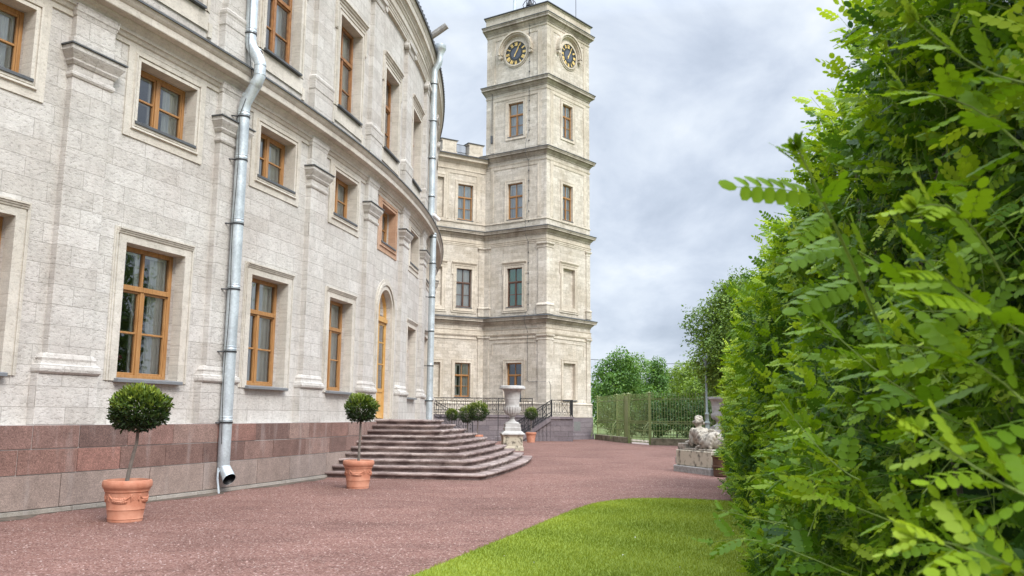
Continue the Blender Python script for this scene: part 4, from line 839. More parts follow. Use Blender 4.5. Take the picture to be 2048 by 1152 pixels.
wg = np.random.default_rng(12)
n = 26; cx_, cy_ = wg.uniform(-3, 4.2, 400), wg.uniform(7, 16.5, 400); k_ = in_poly(cx_, cy_, LP); cx_, cy_ = cx_[k_][:n], cy_[k_][:n]; n = len(cx_)
V, Fq, tt = scatter(np.array([[-1, -1, 0], [1, -1, 0.3], [1, 1, 0], [-1, 1, 0.3]], float), np.array([[0, 1, 2, 3]]), np.stack([cx_, cy_, np.full(n, 0.055)], 1), frames_from(wg.normal(0, 1, (n, 3)), wg.normal(0, .4, (n, 3)) + np.array([0, -.6, 1])), wg.uniform(.005, .009, n), np.zeros(n))
tag(npmesh('clover_flowers', V, Fq, M['clover'], None), 'tiny white clover heads scattered over the lawn', 'clover', kind='stuff')
# loose pebbles on the gravel and a damp mossy strip at the foot of the palace
n = 26000; gx = wg.uniform(-9, 6, n); gy = 6.5 + 16 * wg.uniform(0, 1, n) ** 1.3; k_ = ~in_poly(gx, gy, LP); gx, gy = gx[k_], gy[k_]; n = len(gx)
OV = np.array([[1, 0, 0], [0, 1, 0], [-1, 0, 0], [0, -1, 0], [0, 0, .8]], float); OF = np.array([[0, 1, 4], [1, 2, 4], [2, 3, 4], [3, 0, 4]])
V, Fq, tt = scatter(OV, OF, np.stack([gx, gy, np.full(n, 0.0)], 1), frames_from(np.stack([wg.normal(0, 1, n), wg.normal(0, 1, n), wg.normal(0, .15, n)], 1), np.tile([0, 0, 1.], (n, 1))), np.abs(wg.normal(0, .006, n)) + 0.004, wg.uniform(0, 1, n))
tag(npmesh('loose_pebbles', V, Fq, M['pebble'], None, tt), 'loose red and pale pebbles scattered over the gravel', 'pebbles', kind='stuff')
q = MB(); prev = None; dr_ = random.Random(8)
for i in range(150):
    s = -1.5 * BAY + i * 0.17; o1 = 0.42 + 0.24 * math.sin(i * 0.37) * math.sin(i * 0.11 + 1) + dr_.uniform(-.05, .07)
    cur = (RF(s, 0.2, 0.014), RF(s, max(0.27, o1), 0.005))
    if prev: q.face([prev[0], prev[1], cur[1], cur[0]])
    prev = cur
tag(q.build('soil_strip', M['dirt'], None), kind='structure')

# ------------------------------------------------------------------ stone steps before the garden door
KD = A0 + (3 + WC) * DA; DW = Vector((CX + R0 * math.cos(KD), CY + R0 * math.sin(KD))); dn = Vector((math.cos(KD), math.sin(KD))); dt = Vector((-dn.y, dn.x))
steps = thing('stone_steps', (DW.x + 1.5, DW.y, 0), 'ten broad weathered reddish stone steps rising to the arched garden door', 'steps')
NST = 10; RISE = 0.149
def step_outline(i, ex=0.0):
    near, far, out = 1.13 + 0.415 * i + ex, 1.2 + 0.52 * i + ex, 1.82 + 0.293 * i + ex
    pts = [(-near, -1.2)]
    rc = 0.35; RB = R0 + 2.5
    fr = lambda t: out - (t - 0.3) ** 2 / (2 * RB)
    for k in range(0, 6): u = PI / 2 * k / 5; pts.append((-near + rc * (1 - math.cos(u)) * 0.6, fr(-near) - rc * 0.5 + rc * 0.5 * math.sin(u)))
    for k in range(1, 14): t = -near + 0.4 + (near + far - 0.8) * k / 14; pts.append((t, fr(t)))
    for k in range(0, 6): u = PI / 2 * k / 5; pts.append((far - rc * 0.6 + rc * 0.6 * math.sin(u), fr(far) - rc * 0.5 * (1 - math.cos(u))))
    pts.append((far, -1.2)); return pts
for i in range(NST):
    q = MB(); ztop = RISE * (NST - i); z0 = -0.05 if i == NST - 1 else ztop - RISE - 0.03
    inset = lambda e: step_outline(i, e)
    prof = [(-0.075, z0), (-0.075, ztop - 0.088), (-0.045, ztop - 0.078), (-0.035, ztop - 0.062), (-0.006, ztop - 0.055), (0.0, ztop - 0.03), (-0.012, ztop - 0.006), (-0.03, ztop)]
    rings = [[(DW.x + dn.x * o + dt.x * t, DW.y + dn.y * o + dt.y * t, z) for t, o in inset(e)] for e, z in prof]
    npnt = len(rings[0]); acc = 0
    srng = random.Random(i * 7 + 1); joints = set(srng.sample(range(7, npnt - 6), 4)); val = srng.random()
    for j in range(npnt - 1):
        if j in joints or j == 6: val = srng.random()
        q.cval = val
        for a_, b_ in zip(rings, rings[1:]): q.face([a_[j + 1], a_[j], b_[j], b_[j + 1]])
    q.cval = srng.random(); q.face(list(reversed(rings[-1])))
    q.cur = 1
    for j in joints:                                                          # open joints between the blocks of the nosing
        for a_, b_ in zip(rings[1:], rings[2:]):
            p0, p1 = Vector(a_[j]), Vector(b_[j]); tg = (Vector(a_[j + 1]) - p0); tg.z = 0; tg.normalize(); no = Vector((tg.y, -tg.x, 0)); no = no if no.dot(Vector((dn.x, dn.y, 0))) > -0.2 else -no; e = no * 0.004; w_ = tg * 0.010
            q.face([p0 - w_ + e, p0 + w_ + e, p1 + w_ + e, p1 - w_ + e])
        p0, p1 = Vector(rings[-1][j]), Vector(rings[-1][j]) - no * 0.34; up_ = Vector((0, 0, 0.004)); q.face([p0 - w_ + up_, p0 + w_ + up_, p1 + w_ * .6 + up_, p1 - w_ * .6 + up_])
    q.build('step', [M['step'], M['dirt']], steps, smooth=False)

# ------------------------------------------------------------------ drainpipes
def drainpipe(label, s_low, s_up, zbot, ztop_low, up, jog):
    o0 = 0.30; base = RF(s_low, o0, 0)
    t = thing('drainpipe', (base[0], base[1], 0), label, 'drainpipe', 'drainpipes on the curved palace front')
    q = MB(); R = 0.128
    if jog:
        pts = [(s_low, o0, 0.52), (s_low, o0, 8.35), (s_low, o0 + 0.03, 8.55), (s_low, 0.60, 8.98), (s_low, 0.66, 9.12), (s_low, 0.66, 9.42), (s_low, 0.60, 9.55), (s_up, 0.28, 9.95), (s_up, 0.24, 10.1), (s_up, 0.24, 16.0)]
    else:
        pts = [(s_low, o0, 0.1), (s_low, o0, ztop_low)]
    q.tube([RF(*p) for p in pts], R, 20); pp = q.build('pipe', M['zinc'], t, smooth=True)
    def bands(s, o, zs):
        for z in zs:
            b = MB(); b.lathe([(R + 0.004, -0.055), (R + 0.011, -0.05), (R + 0.004, -0.04), (R + 0.004, 0.0), (R + 0.012, 0.01), (R + 0.004, 0.02)], 20, RF(s, o, z + 0.1))
            b.build('pipe_joint', M['zinc'], t, smooth=True)
            b = MB(); b.lathe([(R + 0.003, -0.018), (R + 0.012, -0.018), (R + 0.012, 0.018), (R + 0.003, 0.018)], 20, RF(s, o, z)); b.tube([RF(s - 0.06, o, z), RF(s - 0.30, 0.02, z - 0.01)], 0.016, 6); b.build('bracket', M['iron'], t)
    if jog:
        bands(s_low, o0, (1.45, 2.95, 4.3, 5.75, 7.2, 8.2)); bands(s_up, 0.24, (10.25, 11.7, 13.2, 14.7))
        for p0, p1 in (((s_low, 0.36, 8.64), (s_low, 0.40, 8.70)), ((s_low, 0.56, 8.92), (s_low, 0.60, 8.98)), ((s_low, 0.66, 9.14), (s_low, 0.66, 9.17)), ((s_low, 0.66, 9.36), (s_low, 0.66, 9.39)), ((s_up, 0.45, 9.74), (s_up, 0.42, 9.78))):
            b = MB(); b.tube([RF(*p0), RF(*p1)], R + 0.008, 20); b.build('elbow_joint', M['zinc'], t, smooth=True)
        # slanted outlet shoe
        k = MB(); n = 24; A_ = Vector(RF(s_low, o0, 0.56)); od = Vector(RF(s_low, 1.0, 0)) - Vector(RF(s_low, 0, 0)); td = Vector(RF(s_low + 1, 0, 0)) - Vector(RF(s_low, 0, 0)); od.normalize(); td.normalize()
        fd = (od * 0.86 - td * 0.25 ).normalized(); sd = Vector((-fd.y, fd.x, 0))
        r0_, r1_ = [], []
        for i in range(n):
            an = 2 * PI * i / n; x, y = math.cos(an), math.sin(an)
            r0_.append(A_ + (fd * x + sd * y) * (R + 0.006)); r1_.append(A_ + fd * (0.22 + 0.02 * x) + Vector((0, 0, -0.28)) + (fd * x * 0.4 + Vector((0, 0, 0.9)) * x + sd * y * 1.15) * R)
        for i in range(n): j = (i + 1) % n; k.face([r0_[i], r1_[i], r1_[j], r0_[j]])
        ko = k.build('outlet_shoe', M['zinc'], t, smooth=True)
        k = MB()
        for i in range(n): j = (i + 1) % n; ce = (r0_[0] + r0_[n // 2]) / 2; ce1 = (r1_[0] + r1_[n // 2]) / 2; k.face([ce + (r0_[j] - ce) * .96 , ce1 + (r1_[j] - ce1) * .96, ce1 + (r1_[i] - ce1) * .96, ce + (r0_[i] - ce) * .96])
        k.build('shoe_shade_lining', M['black'], ko, smooth=True)  # black inner skin added so the pipe mouth looks shaded
        k = MB(); k.tube([RF(s_low - 0.25, 0.42, -0.02), RF(s_low - 0.22, 0.34, 0.30), RF(s_low - 0.18, 0.31, 0.52)], 0.022, 6); k.tube([RF(s_low - 0.2, 0.33, 0.42), RF(s_low - 0.11, 0.34, 0.50)], 0.012, 5); k.build('stay', M['zinc'], t)
        k = MB(); k.tube([RF(s_low - 0.17, 0.33 + 0.02 * math.sin(z * 2), z) for z in np.arange(1.0, 8.5, 0.4)] + [RF(s_low - 0.05, 0.52, 9.0), RF(s_up - 0.2, 0.42, 9.5)] + [RF(s_up - 0.17, 0.3 + 0.02 * math.sin(z * 2), z) for z in np.arange(10, 14, 0.4)], 0.008, 4); k.build('cable', M['iron'], t)
    else:
        bands(s_low, o0, (2.2, 3.6, 5.0, 6.4, 7.8, 8.9))
        q = MB(); q.tube([RF(*p) for p in ((s_up, 0.30, 9.62), (s_up, 0.30, 15.7), (s_up, 0.32, 15.85), (s_up, 0.48, 16.12), (s_up, 0.51, 16.25), (s_up, 0.51, 16.62))], R, 20); q.build('pipe', M['zinc'], t, smooth=True)
        bands(s_up, 0.30, (10.4, 12.0, 13.6, 15.2))
        h = MB(); h.lathe([(R, -0.32), (R + 0.01, -0.2), (0.24, 0.0), (0.255, 0.02), (0.255, 0.2), (0.24, 0.2), (0.22, 0.02)], 20, RF(s_up, 0.51, 16.72)); h.build('hopper', M['zinc'], t, smooth=True)
        k = MB(); k.lathe([(0.15, -0.02), (0.15, 0.0), (0.13, 0.03)], 16, RF(s_low, o0, ztop_low)); k.build('pipe_cap', M['zinc'], t)
    return t
drainpipe('tall zinc drainpipe nearest the viewer, bent round the stone cornice, open shoe at the foot', 4.52, 4.68, 0.3, 0, True, True)
drainpipe('zinc drainpipe farther along the curved front, behind the stone steps, funnel hopper at the eaves', 20.85, 20.0, 0.1, 9.05, True, False)
q = MB(); A_ = Vector(RF(18.6, 0.2, 16.55)); B_ = Vector(RF(18.4, 1.0, 17.0))
sp_d = (B_ - A_).normalized(); side = sp_d.cross(Vector((0, 0, 1))).normalized(); upv = side.cross(sp_d)
for (w0, h0, p0), (w1, h1, p1) in zip([(0.10, 0.10, A_), (0.11, 0.1, A_ + sp_d * 0.5)], [(0.11, 0.1, A_ + sp_d * 0.5), (0.12, 0.09, B_)]):
    pr0 = [p0 + side * w0 * x + upv * h0 * y for x, y in ((-1, 1), (-1, -.3), (-.6, -1), (.6, -1), (1, -.3), (1, 1), (.7, 1), (.5, -.4), (-.5, -.4), (-.7, 1))]
    pr1 = [p1 + side * w1 * x + upv * h1 * y for x, y in ((-1, 1), (-1, -.3), (-.6, -1), (.6, -1), (1, -.3), (1, 1), (.7, 1), (.5, -.4), (-.5, -.4), (-.7, 1))]
    for i in range(10): j = (i + 1) % 10; q.face([pr0[i], pr0[j], pr1[j], pr1[i]])
q.face(pr1)
o = q.build('gutter_spout', M['base_grey'], None); tag(o, 'stubby pale gutter spout sticking out from the roof edge above the pipe hopper', 'gutter spout')
# security camera above the main cornice
p = RF(19.95, 0.42, 9.5); sc_ = thing('security_camera', p, 'small white security camera on the stone cornice at the foot of the upper pipe', 'camera')
q = MB(); q.tube([RF(19.95, 0.40, 9.34), RF(19.95, 0.42, 9.52)], 0.025, 8); q.build('bracket', M['plastic'], sc_)
q = MB(); a_ = Vector(RF(19.75, 0.40, 9.62)); b_ = Vector(RF(20.0, 0.62, 9.44)); q.tube([a_, a_ + (b_ - a_) * .05, a_ + (b_ - a_) * .9, b_], [0.06, 0.085, 0.085, 0.08], 14); q.build('body', M['plastic'], sc_, smooth=True)
q = MB(); q.tube([b_ - (b_ - a_) * 0.03, b_ + (b_ - a_) * .04], 0.06, 14); q.build('lens', M['black'], sc_)

# ------------------------------------------------------------------ terrace before the tower, its two flights and iron railings
terr = thing('stone_terrace', (-1.5, 57.0, 0), 'grey violet stone terrace with two flights of steps at the foot of the clock tower', 'terrace')
TX = flat((-9.0, 56.9), (1, 0)); q = MB()
q.box(TX, 0.5, 10.5, -5.0, 0.0, -0.1, 1.52); q.build('terrace_wall', M['lavender'], terr)
q = MB(); q.box(TX, 0.45, 10.55, -5.0, 0.07, 1.522, 1.70); q.build('paving_slab', M['lavender'], terr)
LX = flat((2.62, 55.95), (1, 0)); q = MB(); q.box(LX, 0.0, 1.45, -2.6, 0.0, -0.1, 1.44); q.build('landing_wall', M['lavender'], terr)
q = MB(); q.box(LX, -0.02, 1.52, -2.6, 0.06, 1.442, 1.60); q.build('paving_slab', M['lavender'], terr)
def flight(x_top, x_bot, name='step', n=9):
    tot = 1.60; sg = 1 if x_bot > x_top else -1; tr = abs(x_bot - x_top) / n
    for i in range(n):
        z1 = tot - tot / (n + 1) * (i + 1); xa = x_top + sg * tr * i; xb = xa + sg * (tr + 0.03); e = MB()
        FX = flat((min(xa, xb), 55.98), (1, 0)); e.box(FX, 0, abs(xb - xa), -0.88, 0.0, -0.05, z1 - 0.05); e.box(FX, -0.03 if sg < 0 else 0, abs(xb - xa) + (0.03 if sg > 0 else 0), -0.88, 0.02, z1 - 0.048, z1); e.build('step', M['lavender'], terr)
    e = MB(); FS = flat((0, 55.98), (1, 0)); w = 0.13
    pts = [(x_top, 1.6), (x_top, 1.3), (x_bot - sg * 0.35, 0.0), (x_bot + sg * 0.12, 0.0)]
    if sg > 0: pts = pts[::-1]
    e.face([FS(x, 0.10, z) for x, z in reversed(pts)]); e.face([FS(x, 0.021, z) for x, z in pts])
    for i in range(4): (xa, za), (xb, zb) = pts[i], pts[(i + 1) % 4]; e.face([FS(xa, 0.021, za), FS(xb, 0.021, zb), FS(xb, 0.10, zb), FS(xa, 0.10, za)])
    e.build('stringer', M['lavender'], terr)
flight(2.62, 0.35); flight(-5.2, -2.6)
q = MB(); q.box(TX, 7.7, 9.4, 0.02, 1.0, -0.05, 0.13); q.box(TX, 8.05, 9.38, 0.02, 0.98, 0.132, 0.27); q.build('step', M['lavender'], terr)
q = MB(); q.box(flat((2.62, 55.95), (1, 0)), -0.9, 1.45, -0.02, 0.006, 0.02, 0.02 + 0.001); 
def railing(label, P, Q, z0, z1, h=1.06, group='iron railings of the terrace', ends=True):
    """wrought iron railing from P to Q whose foot rises from z0 to z1"""
    P, Q = Vector(P), Vector(Q); d = Q - P; L = d.length; F = flat(P, d)
    t = thing('iron_railing', (P.x, P.y, z0), label, 'railing', group); zz_ = lambda s: z0 + (z1 - z0) * s / L
    def bar(mb, s0, s1, za, zb, w=0.02):
        mb.tube([F(s0, 0, zz_(s0) + za), F(s1, 0, zz_(s1) + zb)], w * 0.6, 5)
    q = MB(); bar(q, 0, L, h, h, 0.04); q.build('handrail', M['iron'], t)
    q = MB(); n = max(2, round(L / 0.30))
    for z in (h - 0.2, 0.28, 0.08): bar(q, 0, L, z, z, 0.024)
    for i in range(n + 1):
        s = L * i / n; bar(q, s, s, 0.0 if i % 4 == 0 else 0.08, h, 0.026)
        if i < n:
            mid = s + L / n / 2; r = 0.078
            for zc in (h - 0.1, 0.18): q.tube([F(mid + r * math.cos(u), 0, zz_(mid) + zc + r * math.sin(u)) for u in np.linspace(0, 2 * PI, 13)], 0.010, 4, cap=False)
            w = L / n
            if i % 4 == 2:
                for sg in (-1, 1): q.tube([F(mid + sg * w * 0.42 * math.cos(u * PI), 0, zz_(mid) + 0.28 + (h - 0.48) * u) for u in np.linspace(0, 1, 9)], 0.011, 4)
            else:
                bar(q, mid, mid, 0.28, h - 0.2, 0.02)
                q.tube([F(mid - w * .3, 0, zz_(mid) + 0.62), F(mid + w * .3, 0, zz_(mid) + 0.62)], 0.009, 4)
                q.tube([F(mid + 0.045 * math.cos(u), 0, zz_(mid) + 0.56 + 0.045 * math.sin(u)) for u in np.linspace(0, 2 * PI, 9)], 0.008, 4, cap=False)
    q.build('grille', M['iron'], t)
    for s in ((0, L) if ends else (0,)):
        q = MB(); bar(q, s, s, -0.02, h + 0.03, 0.05); q.build('post', M['iron'], t)
    return t
railing('long level iron railing with rings along the terrace edge', (-6.6, 56.86), (1.42, 56.86), 1.72, 1.72)
railing('short iron railing along the front of the right hand landing', (2.68, 55.93), (4.02, 55.93), 1.61, 1.61)
railing('iron railing closing the right end of the landing by the tower', (4.04, 55.95), (4.04, 58.0), 1.61, 1.61)
railing('sloping iron railing of the right hand flight, front side', (0.3, 55.93), (2.66, 55.93), 0.12, 1.61)
railing('sloping iron railing of the right hand flight, back side', (0.3, 56.82), (2.66, 56.82), 0.12, 1.61)
railing('sloping iron railing of the left hand flight beside the drainpipe', (-5.2, 55.93), (-2.5, 55.93), 1.61, 0.1)
q = MB(); q.tube([(-0.83, 55.6, 0), (-0.83, 55.6, 2.75)], 0.022, 6); q.lathe([(0.16, 0), (0.15, 0.02), (0.03, 0.05), (0.022, 0.10)], 12, (-0.83, 55.6, 0)); o = q.build('iron_pole', M['iron'], None); tag(o, 'thin black iron pole standing before the middle of the terrace wall', 'pole')

# ------------------------------------------------------------------ stone urns
def urn(loc, label, sc=1.0, rz=0.0, group='white stone urns'):
    t = thing('stone_urn', loc, label, 'urn', group, rz); t.scale = (sc, sc, sc)
    q = MB(); q.lathe([(0.30, 1.70), (0.33, 1.72), (0.38, 1.78), (0.425, 1.93), (0.43, 2.0), (0.40, 2.06)], 60, flute=(1.70, 2.0, 20, 0.12)); q.build('bowl', M['marble'], t, smooth=True, local=True)
    q = MB(); q.lathe([(0.10, 1.52), (0.12, 1.60), (0.2, 1.665), (0.30, 1.70), (0.30, 1.72)], 32); q.lathe([(0.37, 2.03), (0.345, 2.05), (0.335, 2.08), (0.34, 2.2), (0.352, 2.42), (0.365, 2.43), (0.365, 2.46), (0.358, 2.47), (0.375, 2.62), (0.405, 2.76), (0.45, 2.86), (0.48, 2.89)], 40)
    q.build('vase_body', M['marble'], t, smooth=True, local=True)
    q = MB(); q.lathe([(0.47, 2.885), (0.60, 2.89), (0.635, 2.92), (0.625, 2.98), (0.59, 3.04), (0.52, 3.06), (0.46, 3.03), (0.40, 2.95), (0.001, 2.9)], 56, flute=(2.9, 3.0, 28, 0.045)); q.build('rim', M['marble'], t, smooth=True, local=True)
    q = MB(); q.lathe([(0.33, 1.265), (0.335, 1.30), (0.30, 1.33), (0.20, 1.36), (0.135, 1.42), (0.105, 1.50), (0.10, 1.525), (0.14, 1.53), (0.14, 1.55), (0.10, 1.56)], 32); q.build('foot', M['marble'], t, smooth=True, local=True)
    def blk(mb, prof):
        for (h0, z0), (h1, z1) in zip(prof, prof[1:]):
            for k in range(4):
                c = [(-1, -1), (1, -1), (1, 1), (-1, 1)]; a, b = c[k], c[(k + 1) % 4]
                mb.face([(a[0] * h0, a[1] * h0, z0), (b[0] * h0, b[1] * h0, z0), (b[0] * h1, b[1] * h1, z1), (a[0] * h1, a[1] * h1, z1)])
        h, z = prof[-1]; mb.face([(-h, -h, z), (h, -h, z), (h, h, z), (-h, h, z)])
    q = MB(); blk(q, [(0.385, 0.92), (0.385, 1.085), (0.36, 1.10), (0.355, 1.265)]); blk(q, [(0.545, 0.74), (0.55, 0.80), (0.50, 0.84), (0.44, 0.89), (0.40, 0.925)]); q.build('base_block', M['marble'], t, local=True, bevel=0.008)
    q = MB(); blk(q, [(0.50, 0.0), (0.50, 0.16), (0.465, 0.2), (0.465, 0.62), (0.48, 0.68), (0.53, 0.74)]); q.build('pedestal', M['oldstone'], t, local=True, bevel=0.01)
    return t
urn((0.06, 40.9, 0), 'tall white fluted stone urn on its pedestal behind the stone steps', 1.0, 0.12)
urn((11.3, 46.6, 0), 'white stone urn half hidden by the hedge, beside the lamp post', 0.90, 0.2)

# ------------------------------------------------------------------ potted bay trees
def bay_crown(rx, rz_, n, seed, ls=0.075):
    g = np.random.default_rng(seed); d = g.normal(size=(n, 3)); d /= np.linalg.norm(d, axis=1, keepdims=True)
    lump = 1 + 0.07 * np.sin(d[:, 0] * 6 + seed) * np.sin(d[:, 1] * 5) + 0.06 * np.sin(d[:, 2] * 7 + 2 * seed + d[:, 0] * 4)
    rad = (g.uniform(0.25, 1, n) ** 0.45) * lump; pos = d * rad[:, None] * np.array([rx, rx, rz_])
    pos[:, 2] = np.maximum(pos[:, 2], -rz_ * 0.86 + g.uniform(-.02, .03, n))
    dirs = d * 0.8 + np.array([0, 0, 0.55]) + g.normal(0, 0.45, (n, 3)); ups = g.normal(0, 0.6, (n, 3)) + d * 0.6 + np.array([0, 0, 0.5])
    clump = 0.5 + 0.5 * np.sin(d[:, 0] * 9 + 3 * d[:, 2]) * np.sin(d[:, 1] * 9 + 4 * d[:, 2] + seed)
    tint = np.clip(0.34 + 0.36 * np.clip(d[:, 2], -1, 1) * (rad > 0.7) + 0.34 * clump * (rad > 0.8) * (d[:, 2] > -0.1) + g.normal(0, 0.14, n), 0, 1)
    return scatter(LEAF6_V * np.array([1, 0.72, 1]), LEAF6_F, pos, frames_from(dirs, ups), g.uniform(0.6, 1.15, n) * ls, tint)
def bay_tree(loc, label, rx=0.48, rz_=0.385, zc=1.56, pot=1.0, lean=(0.06, 0.0), n=4200, seed=1, ls=0.078, detail=True, rot=0.0):
    t = thing('potted_bay_tree', loc, label, 'potted tree', 'clipped bay trees in terracotta pots', rot)
    s = pot; q = MB()
    q.lathe([(0.20 * s, 0), (0.262 * s, 0), (0.266 * s, 0.02), (0.262 * s, 0.035), (0.272 * s, 0.045), (0.266 * s, 0.06), (0.283 * s, 0.175), (0.292 * s, 0.182), (0.287 * s, 0.195), (0.325 * s, 0.44), (0.34 * s, 0.45), (0.34 * s, 0.47), (0.35 * s, 0.485), (0.362 * s, 0.50), (0.378 * s, 0.53), (0.378 * s, 0.585), (0.362 * s, 0.615), (0.335 * s, 0.62), (0.325 * s, 0.59), (0.32 * s, 0.54)], 48)
    p = q.build('pot', M['terracotta'], t, smooth=True, local=True)
    q = MB(); q.lathe([(0.325 * s, 0.555), (0.2 * s, 0.565), (0.001, 0.575)], 24); q.build('soil', M['soil'], t, local=True)
    if detail:                                                                # raised fruit garlands and rosettes round the pot
        q = MB()
        def on(an, z, e=0.0): r = (0.287 + (0.325 - 0.287) * (z - 0.195) / 0.245) * s + e; return (r * math.cos(an), r * math.sin(an), z)
        def blob(an, z, r): c = on(an, z, -r * 0.25); q.lathe([(0.001, -r), (r * .7, -r * .7), (r, 0), (r * .7, r * .7), (0.001, r)], 8, c)
        for k in range(4):
            a0_ = -PI / 2 + 0.06 + k * PI / 2
            q.tube([on(a0_ + u * 0.56, 0.40 - 0.085 * (1 - u * u), 0.004) for u in np.linspace(-1, 1, 15)], [0.008 + 0.014 * (1 - abs(u)) for u in np.linspace(-1, 1, 15)], 6)
            for u in (-.45, -.3, -.15, 0, .15, .3, .45): blob(a0_ + u * 0.7, 0.305 + 0.05 * u * u + 0.008 * math.sin(u * 40), 0.030)
            for u in (-.38, -.22, -.08, .08, .22, .38): blob(a0_ + u * 0.7, 0.342 + 0.05 * u * u, 0.027)
            for sg in (-1, 1):
                blob(a0_ + sg * 0.56, 0.405, 0.020); q.tube([on(a0_ + sg * 0.56, 0.40, 0.004), on(a0_ + sg * 0.60, 0.34, 0.004), on(a0_ + sg * 0.55, 0.30, 0.002)], [0.012, 0.017, 0.004], 6)
            for an, z, rr in ((a0_ + PI / 4, 0.355, 0.030), (a0_, 0.115, 0.026)):
                e = -0.006 if z > .2 else -0.022
                for w in range(8):
                    uu = w * PI / 4; rad = 0.287 * s; c = on(an + math.cos(uu) * rr / rad, z + math.sin(uu) * rr, e); q.lathe([(0.001, -.012), (.010, -.006), (.012, 0), (.010, .006), (0.001, .012)], 6, c)
                c = on(an, z, e); q.lathe([(0.001, -.013), (.011, -.007), (.014, 0), (.011, .007), (0.001, .013)], 8, c)
        q.build('garland_relief', M['terracotta'], p, smooth=True, local=True)
    q = MB(); tz = zc - rz_ * 0.55; lx, ly = lean
    q.tube([(0 - lx * 0.2, 0, 0.54), (lx * 0.1, ly * .2, 0.75), (lx * 0.55, ly * .6, 1.0), (lx * 0.95, ly, 1.18), (lx, ly, tz)], [0.033, 0.029, 0.027, 0.025, 0.022], 9)
    for k in range(7): an = k * 0.9; q.tube([(lx, ly, tz - 0.05), (lx + 0.5 * rx * math.cos(an), ly + 0.5 * rx * math.sin(an), tz + rz_ * (0.35 + 0.2 * (k % 3)))], [0.014, 0.005], 5)
    q.build('trunk', M['bark'], t, smooth=True, local=True)
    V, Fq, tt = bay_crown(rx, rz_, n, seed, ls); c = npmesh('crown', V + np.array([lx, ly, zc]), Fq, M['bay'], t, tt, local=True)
    return t
bay_tree((-5.91, 13.35, 0), 'clipped bay tree with leaning trunk in a garlanded terracotta pot, nearest the viewer', 0.435, 0.345, 1.70, 0.95, (0.10, 0.0), 4600, 1, 0.085)
bay_tree((-3.44, 19.5, 0), 'round clipped bay tree in a garlanded terracotta pot before the stone steps', 0.355, 0.325, 1.78, 0.93, (0.015, 0), 3200, 2, 0.078)
bay_tree((-1.78, 45.5, 0), 'broadest bay tree of the three behind the stone steps', 0.56, 0.53, 1.83, 0.85, (0.03, 0), 2600, 3, 0.10, False)
bay_tree((-2.4, 47.2, 0), 'bay tree partly hidden by the broadest one behind the stone steps', 0.45, 0.48, 1.68, 0.85, (0.0, 0), 2000, 4, 0.10, False)
bay_tree((-3.55, 51.5, 0), 'small dark bay tree between the drainpipe and two other bay trees', 0.38, 0.37, 1.65, 0.85, (0.0, 0), 1800, 5, 0.09, False)
bay_tree((1.26, 53.3, 0), 'bay tree in a plain pot near the terrace steps, right of the urn', 0.40, 0.39, 1.75, 0.9, (0.0, 0), 1800, 6, 0.09, False)
# flowering plants standing inside two ground floor windows
def strap_plant(F, sc, o, z, label, flowers=True, seed=1, n=34):
    c = F(sc, o, z); t = thing('potted_plant', c, label, 'plant', 'plants behind the ground floor windows'); g = random.Random(seed); q = MB()
    q.lathe([(0.09, 0), (0.13, 0.02), (0.16, 0.2), (0.15, 0.2), (0.001, 0.18)], 16, c); q.build('plant_pot', M['white'], t)
    q = MB()
    for i in range(n):
        an = g.uniform(0, 6.28); l = g.uniform(0.35, 0.75); dx, dy = math.cos(an) * 0.55, math.sin(an) * 0.4; w = 0.013; P = []
        for u in np.linspace(0, 1, 6): P.append(Vector((c[0] + dx * l * u, c[1] + dy * l * u, c[2] + 0.18 + l * (1.15 * u - 0.75 * u * u))))
        sd = Vector((-dy, dx, 0)).normalized() * w
        for a_, b_ in zip(P, P[1:]): q.face([a_ - sd, a_ + sd, b_ + sd, b_ - sd])
    q.cval = 0.5; q.build('leaves', M['tree_a'], t)
    if flowers:
        for dx, dz in ((-0.28, 0.62), (-0.5, 0.3), (-0.22, 0.28), (0.1, 0.5)):
            f = MB()
            fc = F(sc + dx, o + 0.1, z + dz)
            for k in range(14): an = g.uniform(0, 6.28); f.lathe([(0.001, -.03), (.022, -.01), (.026, .01), (0.001, .03)], 6, (fc[0] + 0.045 * math.cos(an), fc[1] + 0.045 * math.sin(an), fc[2] + g.uniform(-.03, .03)))
            f.tube([fc, c], 0.006, 4); f.build('flower', M['pink'], t)
strap_plant(RF, WC * BAY - 0.2, -0.75, 2.2, 'strap leaved plant with pink flowers behind the ground floor window above the nearest bay tree', True, 1, 40)
strap_plant(RF, WC * BAY + 0.35, -0.85, 2.2, 'strap leaved plant without flowers beside the pink flowering one in the window', False, 2, 40)
strap_plant(RF, (1 + WC) * BAY - 0.25, -0.75, 2.15, 'green strap leaved plant behind the ground floor window right of the near drainpipe', False, 3, 36)

# ------------------------------------------------------------------ crouching stone statue
ux = Vector((-0.31, 0.95)).normalized(); yaw = math.atan2(ux.y, ux.x)
sc_loc = (5.86, 25.75, 0)
ped = thing('statue_pedestal', sc_loc, 'long stained limestone pedestal under the crouching statue', 'pedestal', None, yaw)
def rbox(mb, x0, x1, y0, y1, z0, z1):
    F = lambda s, o, z: (s, -o, z); mb.box(F, x0, x1, -y1, -y0, z0, z1)
q = MB(); rbox(q, -1.08, 1.08, -0.52, 0.52, -0.03, 0.19); q.build('plinth', M['base_grey'], ped, local=True, bevel=0.02)
q = MB(); rbox(q, -1.02, 1.02, -0.45, 0.45, 0.192, 0.66); q.build('block', M['oldstone'], ped, local=True, bevel=0.018)
q = MB(); rbox(q, 1.03, 1.35, -0.3, 0.3, 0.22, 0.42); q.build('stone_ledge', M['base_grey'], ped, local=True, bevel=0.015)
